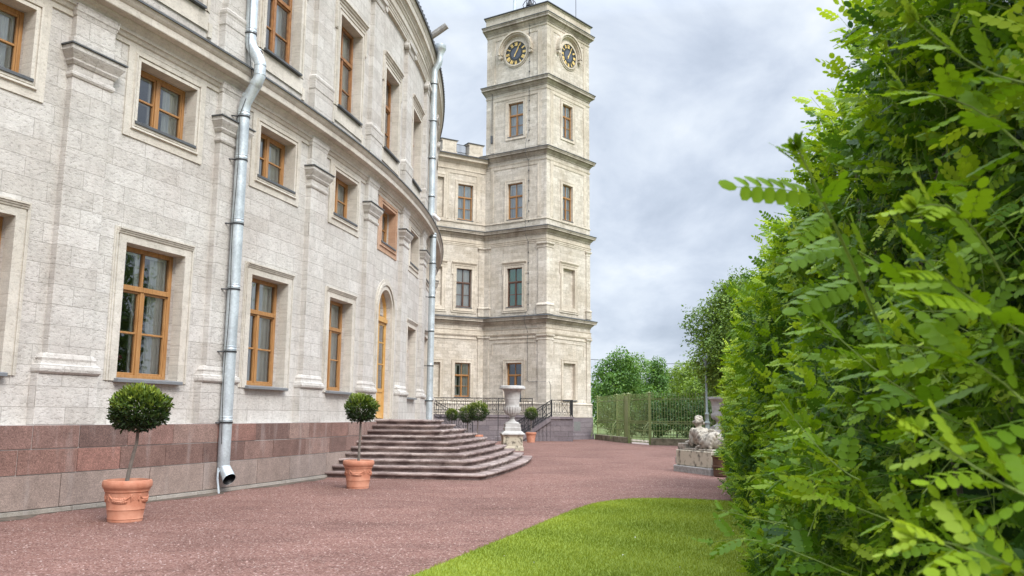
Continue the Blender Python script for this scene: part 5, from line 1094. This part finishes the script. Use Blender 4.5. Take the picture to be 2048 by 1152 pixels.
stt = thing('sphinx_statue', (sc_loc[0], sc_loc[1], 0.662), 'weathered stone sphinx with curly hair and a wing, crouching on a pedestal by the hedge', 'statue', None, yaw)
q = MB(); rbox(q, -0.98, 0.98, -0.40, 0.40, 0.0, 0.055); rbox(q, 0.55, 0.98, -0.40, 0.40, 0.055, 0.19); q.build('plinth', M['oldstone2'], stt, local=True, bevel=0.012)
def blobs(name, ell, mat, parent, vox=0.02, disp=0.0):
    bm = bmesh.new()
    for (c, r, rot) in ell:
        mt_ = Matrix.Translation(c) @ Matrix.Rotation(rot[2], 4, 'Z') @ Matrix.Rotation(rot[1], 4, 'Y') @ Matrix.Rotation(rot[0], 4, 'X') @ Matrix.Diagonal((*r, 1))
        bmesh.ops.create_icosphere(bm, subdivisions=3, radius=1.0, matrix=mt_)
    me = bpy.data.meshes.new(name); bm.to_mesh(me); bm.free(); me.materials.append(mat)
    o = bpy.data.objects.new(name, me); COL.objects.link(o); o.parent = parent
    r_ = o.modifiers.new('r', 'REMESH'); r_.mode = 'VOXEL'; r_.voxel_size = vox; r_.use_smooth_shade = True
    s_ = o.modifiers.new('s', 'SMOOTH'); s_.iterations = 3; s_.factor = 0.5
    dg = bpy.context.evaluated_depsgraph_get(); me2 = bpy.data.meshes.new_from_object(o.evaluated_get(dg)); o.modifiers.clear(); o.data = me2; me2.name = name
    me2.polygons.foreach_set('use_smooth', [True] * len(me2.polygons)); return o
Z0 = (0, 0, 0)
body = [((-0.52, 0, 0.29), (0.37, 0.33, 0.27), (0, -0.15, 0)), ((-0.10, 0, 0.30), (0.42, 0.22, 0.20), (0, 0.1, 0)), ((0.20, 0, 0.34), (0.28, 0.25, 0.28), Z0), ((0.33, 0, 0.48), (0.20, 0.25, 0.22), Z0),
        ((0.38, 0, 0.69), (0.085, 0.085, 0.10), Z0), ((0.41, 0, 0.82), (0.15, 0.13, 0.15), Z0), ((0.48, 0, 0.755), (0.08, 0.08, 0.075), Z0), ((0.565, 0, 0.80), (0.026, 0.022, 0.034), Z0)]
for sg in (-1, 1):
    body += [((-0.46, sg * 0.24, 0.22), (0.30, 0.12, 0.20), (0, -0.3, 0)), ((-0.22, sg * 0.29, 0.12), (0.24, 0.085, 0.075), (0, 0.1, 0)), ((-0.02, sg * 0.29, 0.085), (0.12, 0.065, 0.05), Z0),
             ((0.36, sg * 0.22, 0.54), (0.11, 0.09, 0.13), Z0), ((0.40, sg * 0.25, 0.34), (0.085, 0.08, 0.24), (0, 0.15, 0)), ((0.56, sg * 0.22, 0.22), (0.22, 0.07, 0.07), (0, 0.05, 0)), ((0.76, sg * 0.20, 0.22), (0.08, 0.06, 0.045), Z0),
             ((0.545, sg * 0.052, 0.845), (0.026, 0.024, 0.02), Z0)]
body += [((-0.74 - 0.02 * k, 0.30 - 0.03 * k * k / 3, 0.12 + 0.09 * k), (0.05, 0.05, 0.07), Z0) for k in range(5)]
blobs('body', body, M['oldstone2'], stt, 0.016)
hair = []
hg = random.Random(5)
for k in range(60):
    th_, ph = hg.uniform(0, 6.28), hg.uniform(-0.5, 1.5); x, y, z = math.cos(th_) * math.cos(ph), math.sin(th_) * math.cos(ph), math.sin(ph)
    if x > 0.45 and z < 0.55: continue
    hair.append(((0.395 + 0.155 * x, 0.145 * y, 0.845 + 0.155 * z), (0.048, 0.048, 0.048), Z0))
blobs('hair', hair, M['oldstone2'], stt, 0.012)
for sg in (-1, 1):
    wing_ = [((0.20 - 0.11 * k, sg * (0.27 + 0.015 * k), 0.52 - 0.045 * k + 0.05 * math.sin(k)), (0.16, 0.045, 0.115 - 0.008 * k), (0, 0.45, 0)) for k in range(6)] + [((0.16 - 0.1 * k, sg * (0.285), 0.40 - 0.04 * k), (0.12, 0.03, 0.05), (0, 0.7, 0)) for k in range(5)]
    blobs('wing', wing_, M['oldstone2'], stt, 0.014)
# rusty iron tub with a plant, by the near end of the statue
tub = thing('iron_tub', (6.02, 24.2, 0), 'rusty iron tub with a low plant, between the statue pedestal and the hedge', 'tub')
q = MB(); q.lathe([(0.28, 0), (0.31, 0.03), (0.32, 0.25), (0.345, 0.27), (0.345, 0.30), (0.325, 0.31), (0.33, 0.52), (0.36, 0.54), (0.36, 0.58), (0.33, 0.58), (0.31, 0.5), (0.001, 0.5)], 28, (0, 0, 0)); q.build('tub_body', M['rust'], tub, smooth=True, local=True)
g = np.random.default_rng(9); n = 500; d = g.normal(size=(n, 3)); d /= np.linalg.norm(d, axis=1, keepdims=True); d[:, 2] = np.abs(d[:, 2])
V, Fq, tt = scatter(LEAF4_V, LEAF4_F, d * np.array([.34, .34, .3]) * g.uniform(.3, 1, (n, 1)) + np.array([0, 0, .52]), frames_from(d + g.normal(0, .5, (n, 3)), g.normal(0, 1, (n, 3)) + np.array([0, 0, 1])), g.uniform(.05, .09, n), np.clip(g.normal(.5, .2, n), 0, 1)); npmesh('foliage', V, Fq, M['tree_a'], tub, tt, local=True)

# ------------------------------------------------------------------ green iron fence, gate, lamp post
def fence_run(root, P, Q, z0=0.36, top=3.05, dx=0.17, name='bar_panel', rings=True, rails=(0.82, 1.24, 1.38, 2.68)):
    P, Q = Vector(P), Vector(Q); F = flat(P, Q - P); L = (Q - P).length; q = MB(); n = max(2, int(L / dx))
    for z in rails: q.box(F, 0, L, -0.016, 0.016, z - 0.02, z + 0.02)
    for i in range(n + 1):
        s = L * (i + 0.5) / (n + 1); q.tube([F(s, 0, z0), F(s, 0, top - 0.02), F(s, 0, top)], [0.017, 0.017, 0.005], 6)
        if rings and i < n:
            m_ = s + L / (n + 1) / 2; q.tube([F(m_ + 0.05 * math.cos(u), 0, 1.31 + 0.05 * math.sin(u)) for u in np.linspace(0, 2 * PI, 9)], 0.009, 4, cap=False)
    for s in (L * 0.03, L * 0.97):
        for sg in (-1, 1): q.tube([F(s + 0.09 * math.cos(u) * 1.0, 0, top - 0.16 + sg * 0.1 + 0.09 * math.sin(u)) for u in np.linspace(0, 2 * PI, 11)], 0.012, 4, cap=False)
    return q.build(name, M['fencegreen'], root)
def fpost(root, x, y, w=0.045, top=3.0, brace=None):
    q = MB(); F = flat((x, y), (1, 0)); q.box(F, -w, w, -w, w, 0.0, top); q.lathe([(w * 1.3, 0), (w * 1.6, 0.04), (w, 0.09), (0.001, 0.16)], 8, (x, y, top))
    for sg in (-1, 1): q.tube([(x + sg * 0.10 + 0.1 * math.cos(u), y, top - 0.02 + 0.10 * math.sin(u)) for u in np.linspace(0, 2 * PI, 11)], 0.014, 4, cap=False); q.tube([(x + sg * 0.08 + 0.08 * math.cos(u), y, top - 0.32 + 0.08 * math.sin(u)) for u in np.linspace(0, 2 * PI, 11)], 0.012, 4, cap=False)
    if brace: q.tube([(x, y, 1.4), (x + brace[0] * .6, y + brace[1] * .6, 1.05), (x + brace[0], y + brace[1], 0.2)], 0.022, 6); q.tube([(x, y, 1.2), (x + brace[0] * .5, y + brace[1] * .5, 0.9), (x + brace[0] * .75, y + brace[1] * .75, 0.25)], 0.016, 6)
    return q.build('post', M['fencegreen'], root)
def footing(root, P, Q, h=0.36, w=0.2):
    P, Q = Vector(P), Vector(Q); F = flat(P, Q - P); q = MB(); q.box(F, 0, (Q - P).length, -w, w, -0.1, h, 4); return q.build('footing_wall', M['fencebase'], root, bevel=0.02)
f1 = thing('iron_fence', (6.8, 57.5, 0), 'olive green iron bar fence running from the tower corner to the gate', 'fence', 'olive green iron fencing')
FA, FM, FB, G0, G1 = (6.25, 61.6), (6.98, 56.2), (7.22, 54.35), (7.36, 53.4), (8.2, 50.45)
footing(f1, FA, G0); fence_run(f1, FA, FM, dx=0.38, rings=False); fence_run(f1, FM, FB, dx=0.24, rings=False)
for p, b in ((FA, (-0.5, -0.3)), (FM, (-0.5, -0.4))): fpost(f1, *p, brace=b)
q = MB(); Fp = flat(FB, Vector(G0) - Vector(FB)); q.box(Fp, 0.03, 0.86, -0.01, 0.01, 0.30, 2.95); q.box(Fp, 0.03, 0.86, 0.01, 0.03, 1.25, 1.31); q.box(Fp, 0.03, 0.86, 0.01, 0.03, 2.62, 2.68); q.build('sheet_panel', M['fencegreen'], f1); fpost(f1, *FB, w=0.035)
gt = thing('iron_gate', (7.8, 51.9, 0), 'closed olive green iron bar gate beside the solid sheet panel', 'gate')
fpost(gt, *G0, w=0.06); fpost(gt, *G1, w=0.06, brace=(-0.55, -0.35)); 
Gd = Vector(G1) - Vector(G0); fence_run(gt, Vector(G0) + Gd * 0.03, Vector(G0) + Gd * 0.97, 0.08, 3.02, 0.2, 'gate_leaf', True, (0.14, 0.82, 1.24, 1.38, 2.68))
q = MB(); Fg = flat(G0, Gd); q.box(Fg, 0.12, 0.32, -0.03, 0.03, 1.35, 1.62); q.build('lock_box', M['fencegreen'], gt)
f2 = thing('iron_fence', (11.0, 49.1, 0), 'olive green iron bar fence right of the gate, running behind the statue', 'fence', 'olive green iron fencing')
fp = [G1, (11.2, 49.05), (14.3, 47.7), (18.5, 45.9)]
for a, b in zip(fp, fp[1:]): footing(f2, Vector(a) + (Vector(b) - Vector(a)) * 0.03, b, 0.40); fence_run(f2, a, b)
for p in fp[1:]: fpost(f2, *p, brace=(-0.4, -0.5))
lp = thing('lamp_post', (10.62, 46.2, 0), 'slim grey green lamp post with moulded foot beside the half hidden urn', 'lamp post')
q = MB(); q.lathe([(0.24, 0), (0.24, 0.10), (0.19, 0.14), (0.17, 0.55), (0.20, 0.60), (0.20, 0.66), (0.14, 0.72), (0.12, 1.25), (0.16, 1.30), (0.165, 1.36), (0.11, 1.42), (0.095, 1.75), (0.13, 1.80), (0.11, 1.86), (0.065, 1.92), (0.055, 3.8), (0.05, 4.3)], 16); q.build('shaft', M['post'], lp, smooth=True, local=True)
q = MB(); q.lathe([(0.05, 4.3), (0.12, 4.34), (0.12, 4.38), (0.17, 4.75), (0.20, 4.78), (0.06, 4.95), (0.001, 5.02)], 8); q.build('lantern', M['post'], lp, local=True)
q = MB(); q.tube([(-30, 150, 13.5), (0, 150, 12.5), (25, 150, 10.9), (45, 150, 11.2), (70, 150, 13)], 0.05, 4); o = q.build('overhead_wire', M['iron'], None); tag(o, 'thin overhead wire far away above the park trees', 'wire')

# ------------------------------------------------------------------ trees and shrubs of the park
def tree(name, loc, h, cr, label, cat, mat, n, ls, seed, z_low=0.25, trunk=0.16, group=None, blobs_=16, squash=1.0, tip=0.0):
    g = np.random.default_rng(seed); t = thing(name, loc, label, cat, group)
    q = MB(); hz = h * 0.75; base = [(0, 0, -0.1), (0.05 * trunk, 0, h * 0.2), (g.normal(0, .15), g.normal(0, .15), h * 0.45), (g.normal(0, .2), g.normal(0, .2), hz)]
    q.tube(base, [trunk, trunk * .75, trunk * .5, trunk * .2], 9)
    cz0, cz1 = h * z_low, h; cs = []
    for k in range(blobs_):
        u = (k + 0.5) / blobs_; z = cz0 + (cz1 - cz0) * (0.10 + 0.80 * u); env = math.sin(PI * min(1, max(0.03, 0.16 + 0.80 * u))) ** 0.6 * (1 - tip * u)
        an = k * 2.4 + g.uniform(-.4, .4); rr = cr * env * g.uniform(0.35, 0.78); c = np.array([rr * math.cos(an), rr * math.sin(an), z]); r = cr * g.uniform(0.30, 0.50) * (0.55 + 0.45 * env)
        cs.append((c, r)); q.tube([(0, 0, max(0.2 * h, z * 0.7)), (c[0] * .5, c[1] * .5, z * 0.86), (c[0], c[1], z)], [trunk * .32, trunk * .2, trunk * .06], 5)
    q.build('trunk', M['bark'], t, smooth=True, local=True)
    P, D, T = [], [], []; w = np.array([r ** 2 for c, r in cs]); cnt = (w / w.sum() * n).astype(int)
    for (c, r), m_ in zip(cs, cnt):
        d = g.normal(size=(m_, 3)); d /= np.linalg.norm(d, axis=1, keepdims=True); sub = 1 + 0.22 * np.sin(d[:, 0] * 7 + c[0] * 3) * np.sin(d[:, 1] * 7 + c[2]) + 0.12 * np.sin(d[:, 2] * 11 + c[1] * 5)
        rad = r * sub * g.uniform(0.2, 1.0, m_) ** 0.4
        P.append(c + d * rad[:, None] * np.array([1, 1, 0.85 * squash])); D.append(d); T.append(np.clip(0.42 + 0.16 * math.sin(c[0] * 5 + c[2] * 3) + g.normal(0, 0.17, m_) + 0.12 * (rad > r * 0.85), 0, 1))
    P, D, T = np.concatenate(P), np.concatenate(D), np.concatenate(T); m_ = len(P); P[:, 2] = np.maximum(P[:, 2], 0.1)
    V, Fq, tt = scatter(LEAF4_V * np.array([1, 1.15, 1]), LEAF4_F, P, frames_from(D * 0.5 + g.normal(0, .7, (m_, 3)) + np.array([0, 0, -.25]), D + g.normal(0, .5, (m_, 3)) + np.array([0, 0, .6])), g.uniform(.7, 1.3, m_) * ls, T)
    npmesh('crown', V, Fq, M[mat], t, tt, local=True); return t
GP = 'park trees beyond the fence'
tree('park_tree', (10.1, 80, 0), 7.9, 3.6, 'dense mid green tree touching the right edge of the clock tower', 'tree', 'tree_a', 13000, 0.24, 11, 0.10, group=GP)
tree('park_tree', (14.1, 103, 0), 9.2, 2.7, 'narrow dark tree just right of the dense tree by the tower', 'tree', 'tree_c', 8000, 0.27, 12, 0.15, group=GP, tip=0.4)
tree('park_tree', (15.8, 92, 0), 8.3, 2.7, 'pointed grey green tree in the middle of the gap above the gate', 'tree', 'tree_a', 9000, 0.22, 13, 0.10, group=GP, tip=0.5)
tree('park_tree', (20.2, 108, 0), 7.9, 3.2, 'rounded yellow green tree right of the pointed tree', 'tree', 'tree_b', 9000, 0.26, 14, 0.12, group=GP)
tree('park_tree', (17.0, 80, 0), 7.2, 2.8, 'loose yellow green tree left of the lamp post', 'tree', 'tree_b', 10000, 0.22, 15, 0.08, group=GP)
tree('park_tree', (18.6, 76, 0), 6.7, 3.2, 'yellow green tree directly behind the lamp post', 'tree', 'tree_b', 11000, 0.22, 16, 0.08, group=GP)
tree('linden_tree', (13.5, 46.8, 0), 9.25, 4.15, 'big dark linden tree overhanging the fence behind the hedge', 'tree', 'tree_c', 70000, 0.16, 17, 0.30, trunk=0.22, blobs_=34)
for i, (x, y, h, r, mt_) in enumerate([(9.0, 71, 3.4, 1.9, 'shrub'), (11.6, 69.5, 3.0, 1.8, 'shrub'), (13.6, 70, 3.5, 2.0, 'shrub'), (15.8, 68.5, 3.3, 1.9, 'shrub'), (17.8, 68, 3.6, 2.1, 'shrub'), (20.4, 67, 3.8, 2.2, 'shrub'), (23, 66, 4.0, 2.4, 'shrub')]):
    tree('park_shrub', (x, y, 0), h, r, ['leftmost green shrub behind the fence, next to the tower', 'second green shrub behind the fence, left of the gate', 'dark shrub directly behind the gate', 'green shrub behind the gate post braces', 'dark shrub behind the fence, left of the statue head', 'green shrub behind the fence, above the statue', 'dark shrub behind the half hidden urn'][i], 'shrub', mt_, 4500, 0.17, 30 + i, 0.02, 0.06, 'shrubs beyond the fence', 10)
g = np.random.default_rng(77); P = []
for k in range(90):
    x0, y0 = -60 + k * 2.6 + g.normal(0, 1), 128 + g.normal(0, 5); m_ = 420; d = g.normal(size=(m_, 3)); d /= np.linalg.norm(d, axis=1, keepdims=True); P.append(np.array([x0, y0, 3.2 + g.normal(0, .5)]) + d * np.array([2.6, 2.6, 3.1]) * g.uniform(.4, 1, (m_, 1)))
P = np.concatenate(P); P[:, 2] = np.maximum(P[:, 2], 0.05); m_ = len(P)
V, Fq, tt = scatter(LEAF4_V * np.array([1, 1.2, 1]), LEAF4_F, P, frames_from(g.normal(0, 1, (m_, 3)), g.normal(0, 1, (m_, 3)) + np.array([0, 0, .8])), g.uniform(.4, .7, m_), np.clip(g.normal(.5, .2, m_), 0, 1))
o = npmesh('far_wood', V, Fq, M['tree_a'], None, tt); tag(o, 'distant green wood closing the view beyond the park', 'wood', kind='stuff')
tree('garden_tree', (17.5, 25, 0), 12.5, 4.2, 'tall tree beyond the hedge, mirrored in the palace windows', 'tree', 'tree_c', 16000, 0.22, 51, 0.2, trunk=0.3, blobs_=22)
tree('garden_tree', (15.5, 33, 0), 11, 3.4, 'second tall tree beyond the hedge, mirrored in the windows', 'tree', 'tree_c', 14000, 0.22, 52, 0.2, trunk=0.3, blobs_=22)

# ------------------------------------------------------------------ the long pea shrub hedge on the right
hedge = thing('hedge', (1.9, 6.0, 0), 'high green pea shrub hedge with feathery leaves filling the right side', 'hedge')
HS = 0.243; HX0 = 0.35; hn = np.array([-1, HS, 0]) / math.hypot(1, HS); ht = np.array([HS, 1, 0]) / math.hypot(1, HS)
def face_x(y): return np.interp(y, [0, 1, 5, 7, 9, 12, 16, 22], [0.69, 0.67, 0.60, 0.54, 0.50, 0.50, 0.52, 0.52]) + HS * y
def htop(y): return 2.96 + 0.10 * np.clip(4 - y, 0, 3) + 0.10 * np.exp(-((y - 5) / 3.0) ** 2) + 0.10 * np.sin(y * 1.9) + 0.07 * np.sin(y * 4.3 + 1) + np.where(y > 20.5, -(y - 20.5) * 0.5, 0)
def bulge(y, z): return 0.17 * np.sin(y * 1.35 + 0.7 * np.sin(z * 1.7)) * np.sin(z * 1.9 + y * .6) + 0.12 * np.sin(y * 3.7 + z * 2.1) * np.sin(z * 3.3 - y) + 0.08 * np.sin(z * 5.1 - y * 2.3) * np.sin(y * 5.3) - 0.10 * np.clip(z - 2.15, 0, 2) - 0.22 * np.exp(-(z / 0.25) ** 2) * 0.6
def leaf_base(v6=True, npair=4, ks=1.0):
    Vs, Fs = [], []; k = 0
    lv, lf = (LEAF9_V, LEAF9_F) if v6 == 9 else (LEAF6_V, LEAF6_F) if v6 else (LEAF4_V, LEAF4_F)
    for i in range(npair + 1):
        x = 0.16 + 0.78 * i / npair if i < npair else 0.93
        for sg in ((-1, 1) if i < npair else (0,)):
            s = (0.295 if i not in (0, npair - 1) else 0.26) * ks; an = sg * 1.02 if sg else 0.0; c, sn = math.cos(an), math.sin(an)
            v = lv * np.array([1, 1.25, 1]) * s; v = v * np.array([1, 1, 1]); R_ = np.array([[c, -sn, 0], [sn, c, 0], [0, 0, 1]]); tilt = 0.25
            v = v @ R_.T; v[:, 2] += -np.abs(v[:, 1]) * tilt; v[:, 0] += x; v[:, 2] += -0.16 * x * x
            Vs.append(v); Fs.append(lf + k); k += len(v)
    w = 0.009                                                        # the leaf stalk
    st = np.array([[0, -w, 0], [0, w, 0], [0.5, w, -0.04], [0.5, -w, -0.04], [0.95, w * .5, -0.145], [0.95, -w * .5, -0.145]], float)
    Vs.append(st); Fs.append(np.array([[0, 3, 2, 1], [3, 5, 4, 2]]) + k)
    return np.concatenate(Vs), np.concatenate(Fs)
LB6, LF6 = leaf_base(True); LB4, LF4 = leaf_base(False); LB9, LF9 = leaf_base(9); LBL, LFL = leaf_base(9, 6, 0.76)
hg = np.random.default_rng(21)
def shoots(n, y0, y1, top=False, zmax=None):
    y = hg.uniform(y0, y1, n)
    if top:
        x = face_x(y) + hg.uniform(-0.05, 1.5, n); z = htop(y) + hg.uniform(-0.15, 0.05, n) - 0.06; nrm = np.tile(np.array([0, 0, 1.0]), (n, 1)) + hn * (0.5 - (x - face_x(y)) * .5)[:, None]
    else:
        zt = htop(y); z = zt * hg.uniform(0.02, 1.0, n); b = bulge(y, z); x = face_x(y); nrm = np.tile(hn, (n, 1)); pos = np.stack([x, y, z], 1) + nrm * b[:, None]; return pos, nrm
    return np.stack([x, y, z], 1), nrm
def foliage(pos, nrm, per, slen, lsize, lb, lf, out, young=0.0, inset=0.0):
    """each shoot carries `per` compound leaves set spirally round its stem"""
    n = len(pos); ax = nrm * 0.75 + np.array([0, 0, 0.55]) + hg.normal(0, 0.60, (n, 3)); ax /= np.linalg.norm(ax, axis=1, keepdims=True)
    L = slen * hg.uniform(0.55, 1.35, n); vig = np.clip(hg.normal(0.44, 0.27, n) + young, 0, 1)
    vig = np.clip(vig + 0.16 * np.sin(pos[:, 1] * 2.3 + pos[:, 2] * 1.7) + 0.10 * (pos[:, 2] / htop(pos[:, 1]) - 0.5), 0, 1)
    start = pos - nrm * inset - ax * (L * 0.45)[:, None]
    a = np.cross(ax, np.array([0.3, 0.2, 1.0])); a /= np.linalg.norm(a, axis=1, keepdims=True); b = np.cross(ax, a)
    for k in range(per):
        u = (k + 0.7) / per; ph = k * 2.4 + hg.uniform(0, 6.28, n) * 0.25 + pos[:, 1] * 37
        p = start + ax * (L * u)[:, None] + np.array([0, 0, -0.05])[None] * (u * u * L)[:, None]
        spread = 1.0 - 0.55 * u * u
        d = (a * np.cos(ph)[:, None] + b * np.sin(ph)[:, None]) * spread + ax * (0.35 + 0.5 * u) + hg.normal(0, 0.30, (n, 3)) + np.array([0, 0, -0.16])
        upv = ax * 0.7 + np.array([0, 0, 0.8]) + nrm * 0.75 + hg.normal(0, 0.42, (n, 3))
        sz = lsize * hg.uniform(0.75, 1.2, n) * (0.62 + 0.38 * math.sin(PI * min(1, 0.25 + 0.72 * (1 - abs(u - 0.45)))))
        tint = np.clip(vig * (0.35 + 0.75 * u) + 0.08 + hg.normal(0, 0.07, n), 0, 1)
        V, Fq, tt = scatter(lb, lf, p, frames_from(d, upv), sz, tint); out.append((V, Fq, tt))
    return start, ax, L
def combine(parts):
    off = 0; Vs, Fs, Ts = [], [], []
    for V, Fq, t_ in parts: Vs.append(V); Fs.append(Fq + off); Ts.append(t_); off += len(V)
    return np.concatenate(Vs), np.concatenate(Fs), np.concatenate(Ts)
stems = []
near, far_ = [], []
for (n, y0, y1, top, per, sl, ls, hi, young) in (
        (430, 0.5, 2.2, False, 9, 0.23, 0.092, True, 0.02), (1150, 2.2, 5.5, False, 9, 0.25, 0.090, True, 0.02), (1450, 5.5, 11, False, 9, 0.30, 0.112, True, 0.05), (1900, 11, 21.8, False, 8, 0.38, 0.160, False, 0.12),
        (260, 0.5, 2.2, True, 9, 0.28, 0.095, True, 0.08), (620, 2.2, 5.5, True, 9, 0.30, 0.095, True, 0.10), (720, 5.5, 11, True, 8, 0.36, 0.115, True, 0.15), (650, 11, 21.8, True, 8, 0.44, 0.17, False, 0.2)):
    P, Nn = shoots(n, y0, y1, top); o_ = near if hi else far_
    s_, a_, L_ = foliage(P, Nn, per, sl, ls, (LB9 if y1 < 6 else LB6) if hi else LB4, (LF9 if y1 < 6 else LF6) if hi else LF4, o_, young)
    if y1 < 6: stems.append((s_, a_, L_))
    # older leaves deeper inside, tint lowered further to put shade between the sprays
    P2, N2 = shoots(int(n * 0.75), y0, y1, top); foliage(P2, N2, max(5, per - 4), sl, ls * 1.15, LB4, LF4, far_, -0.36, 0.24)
# the end of the hedge, seen from behind the far corner
P, Nn = shoots(500, 21.0, 21.8, False); P += np.stack([hg.uniform(0, 1.2, 500), np.zeros(500), np.zeros(500)], 1); foliage(P, np.tile(np.array([0, 1.0, 0]), (500, 1)), 8, 0.36, 0.15, LB4, LF4, far_, 0.1)
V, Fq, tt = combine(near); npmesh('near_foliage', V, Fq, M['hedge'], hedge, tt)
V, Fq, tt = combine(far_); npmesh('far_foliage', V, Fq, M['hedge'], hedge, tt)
# shoots that lean out of the hedge towards the camera, each a bent stem with its own leaves
heroes = []

def hero(base, tip, nl, size, young, bud=True, sag=0.0, thick=1.0):
    hstem = MB(); base, tip = np.array(base), np.array(tip); d = tip - base; L = np.linalg.norm(d); ax = d / L; bend = np.array([hg.normal(0, .03), hg.normal(0, .02), sag + hg.normal(0.01, .03)]); a = np.cross(ax, [0.2, 0.1, 1.0]); a /= np.linalg.norm(a); b = np.cross(ax, a)
    path = [base + d * u + bend * math.sin(PI * u) for u in np.linspace(0, 1, 7)]
    hstem.tube([tuple(p) for p in path], [r_ * thick for r_ in (0.0019, 0.0018, 0.0017, 0.0016, 0.0014, 0.0012, 0.0009)], 6)
    hstem.build('leaning_stem', M['twig'], hedge, smooth=True)
    for k in range(nl):
        u = 0.12 + 0.84 * k / max(1, nl - 1); ph = k * 2.4 + base[2] * 40; p = base + d * u + bend * math.sin(PI * u)
        dirs = (a * math.cos(ph) + b * math.sin(ph)) * (1 - 0.5 * u) + ax * 0.45 + np.array([-0.25, 0, 0.02]); upv = np.array([0.1, -0.35, 1.0]) + hg.normal(0, .15, 3)
        s = size * (1.05 - 0.45 * u * u) * hg.uniform(.85, 1.1)
        heroes.append(scatter(LB9, LF9, p[None], frames_from(dirs[None], upv[None]), np.array([s]), np.array([np.clip(young * (0.6 + 0.5 * u), 0, 1)])))
    if bud:
        n = 14; dd = ax + hg.normal(0, .45, (n, 3)); heroes.append(scatter(LEAF9_V, LEAF9_F, np.tile(tip, (n, 1)), frames_from(dd, hg.normal(0, 1, (n, 3)) + np.array([0, 0, 1.])), hg.uniform(.014, .032, n), np.clip(hg.normal(young, .1, n), 0, 1)))
def px(x, y, dist):
    """a point of space seen at a photo position, used once to plan the shoots"""
    X, Y = x - 1024, y - 576; X, Y = X * math.cos(ROLL) + Y * math.sin(ROLL), -X * math.sin(ROLL) + Y * math.cos(ROLL); X /= FPX; Y /= -FPX
    return (X * dist, dist * (cp - sp * Y), EYE + dist * (sp + cp * Y))
hero(px(1770, 680, 1.5), px(1597, 300, 1.30), 5, 0.085, 0.5, True, 0.0, 1.7)
hero(px(2010, 560, 1.25), px(1832, 415, 1.2), 7, 0.085, 0.85)
hero(px(2100, 700, 1.15), px(1850, 520, 1.15), 8, 0.095, 0.72, False, 0.02)
hero(px(2120, 880, 1.1), px(1800, 690, 1.2), 8, 0.10, 0.66, False, 0.02)
hero(px(2110, 1010, 1.0), px(1840, 860, 1.1), 8, 0.085, 0.8)
hero(px(2130, 1190, 0.95), px(1830, 1075, 1.05), 9, 0.085, 0.95)
hero(px(1990, 1180, 1.3), px(1700, 1010, 1.5), 8, 0.10, 0.6, False)
hero(px(2080, 330, 1.35), px(1800, 180, 1.45), 8, 0.10, 0.72)
hero(px(2080, 170, 1.4), px(1830, 40, 1.5), 8, 0.10, 0.75)
hero(px(1900, 830, 1.6), px(1640, 640, 1.7), 8, 0.105, 0.55)
hero(px(1880, 640, 1.7), px(1660, 470, 1.8), 8, 0.10, 0.7)
hero(px(1720, 960, 2.4), px(1560, 800, 2.6), 8, 0.11, 0.7)
hero(px(1700, 1150, 2.6), px(1425, 1085, 3.1), 9, 0.12, 0.45, True, 0.05)
hero(px(1600, 1060, 3.6), px(1440, 1020, 4.2), 7, 0.11, 0.5)
def spray(pb, pt, tint, up=(0.1, -0.5, 1.0)):
    b_, t_e = np.array(pb), np.array(pt); d = t_e - b_; heroes.append(scatter(LBL, LFL, b_[None], frames_from(d[None], np.array([up])), np.array([np.linalg.norm(d)]), np.array([tint])))
spray(px(1640, 392, 1.33), px(1478, 352, 1.28), 0.6, (-0.15, -1.0, 0.55)); spray(px(1625, 345, 1.32), px(1590, 285, 1.3), 0.7, (-.1, -1, .3)); spray(px(1660, 420, 1.36), px(1590, 470, 1.3), 0.5, (-.2, -.8, .8)); spray(px(1690, 470, 1.5), px(1565, 520, 1.5), 0.5, (-.2, -.8, .8))
spray(px(1600, 330, 1.32), px(1560, 290, 1.32), 0.75); spray(px(1720, 560, 1.55), px(1590, 600, 1.5), 0.5, (-.2, -.8, .8)); spray(px(1990, 620, 1.15), px(1830, 560, 1.1), 0.7)
V, Fq, tt = combine(heroes); npmesh('leaning_leaves', V, Fq, M['hedge'], hedge, tt)
# woody stems of the shoots near the camera and main stems inside
q = MB()
for s_, a_, L_ in stems:
    for i in range(len(s_)): q.tube([tuple(s_[i] - a_[i] * 0.1), tuple(s_[i] + a_[i] * L_[i])], [0.0018, 0.0009], 4, cap=False)
q.build('shoot_stems', M['twig'], hedge)
q = MB(); br = random.Random(4)
for k in range(170):
    y = br.uniform(0.4, 21.5); x = face_x(y) + br.uniform(0.35, 1.2); h = float(htop(np.array(y))); pts = [(x, y, -0.05)]
    for u in (0.25, 0.5, 0.75, 0.97): pts.append((x + br.uniform(-.35, .15) * u, y + br.uniform(-.3, .3) * u, h * u))
    q.tube(pts, [0.018, 0.015, 0.012, 0.008, 0.004], 5)
q.build('main_stems', M['bark'], hedge)
# dense heart of twigs and old leaves, inner shade put into their dark tint
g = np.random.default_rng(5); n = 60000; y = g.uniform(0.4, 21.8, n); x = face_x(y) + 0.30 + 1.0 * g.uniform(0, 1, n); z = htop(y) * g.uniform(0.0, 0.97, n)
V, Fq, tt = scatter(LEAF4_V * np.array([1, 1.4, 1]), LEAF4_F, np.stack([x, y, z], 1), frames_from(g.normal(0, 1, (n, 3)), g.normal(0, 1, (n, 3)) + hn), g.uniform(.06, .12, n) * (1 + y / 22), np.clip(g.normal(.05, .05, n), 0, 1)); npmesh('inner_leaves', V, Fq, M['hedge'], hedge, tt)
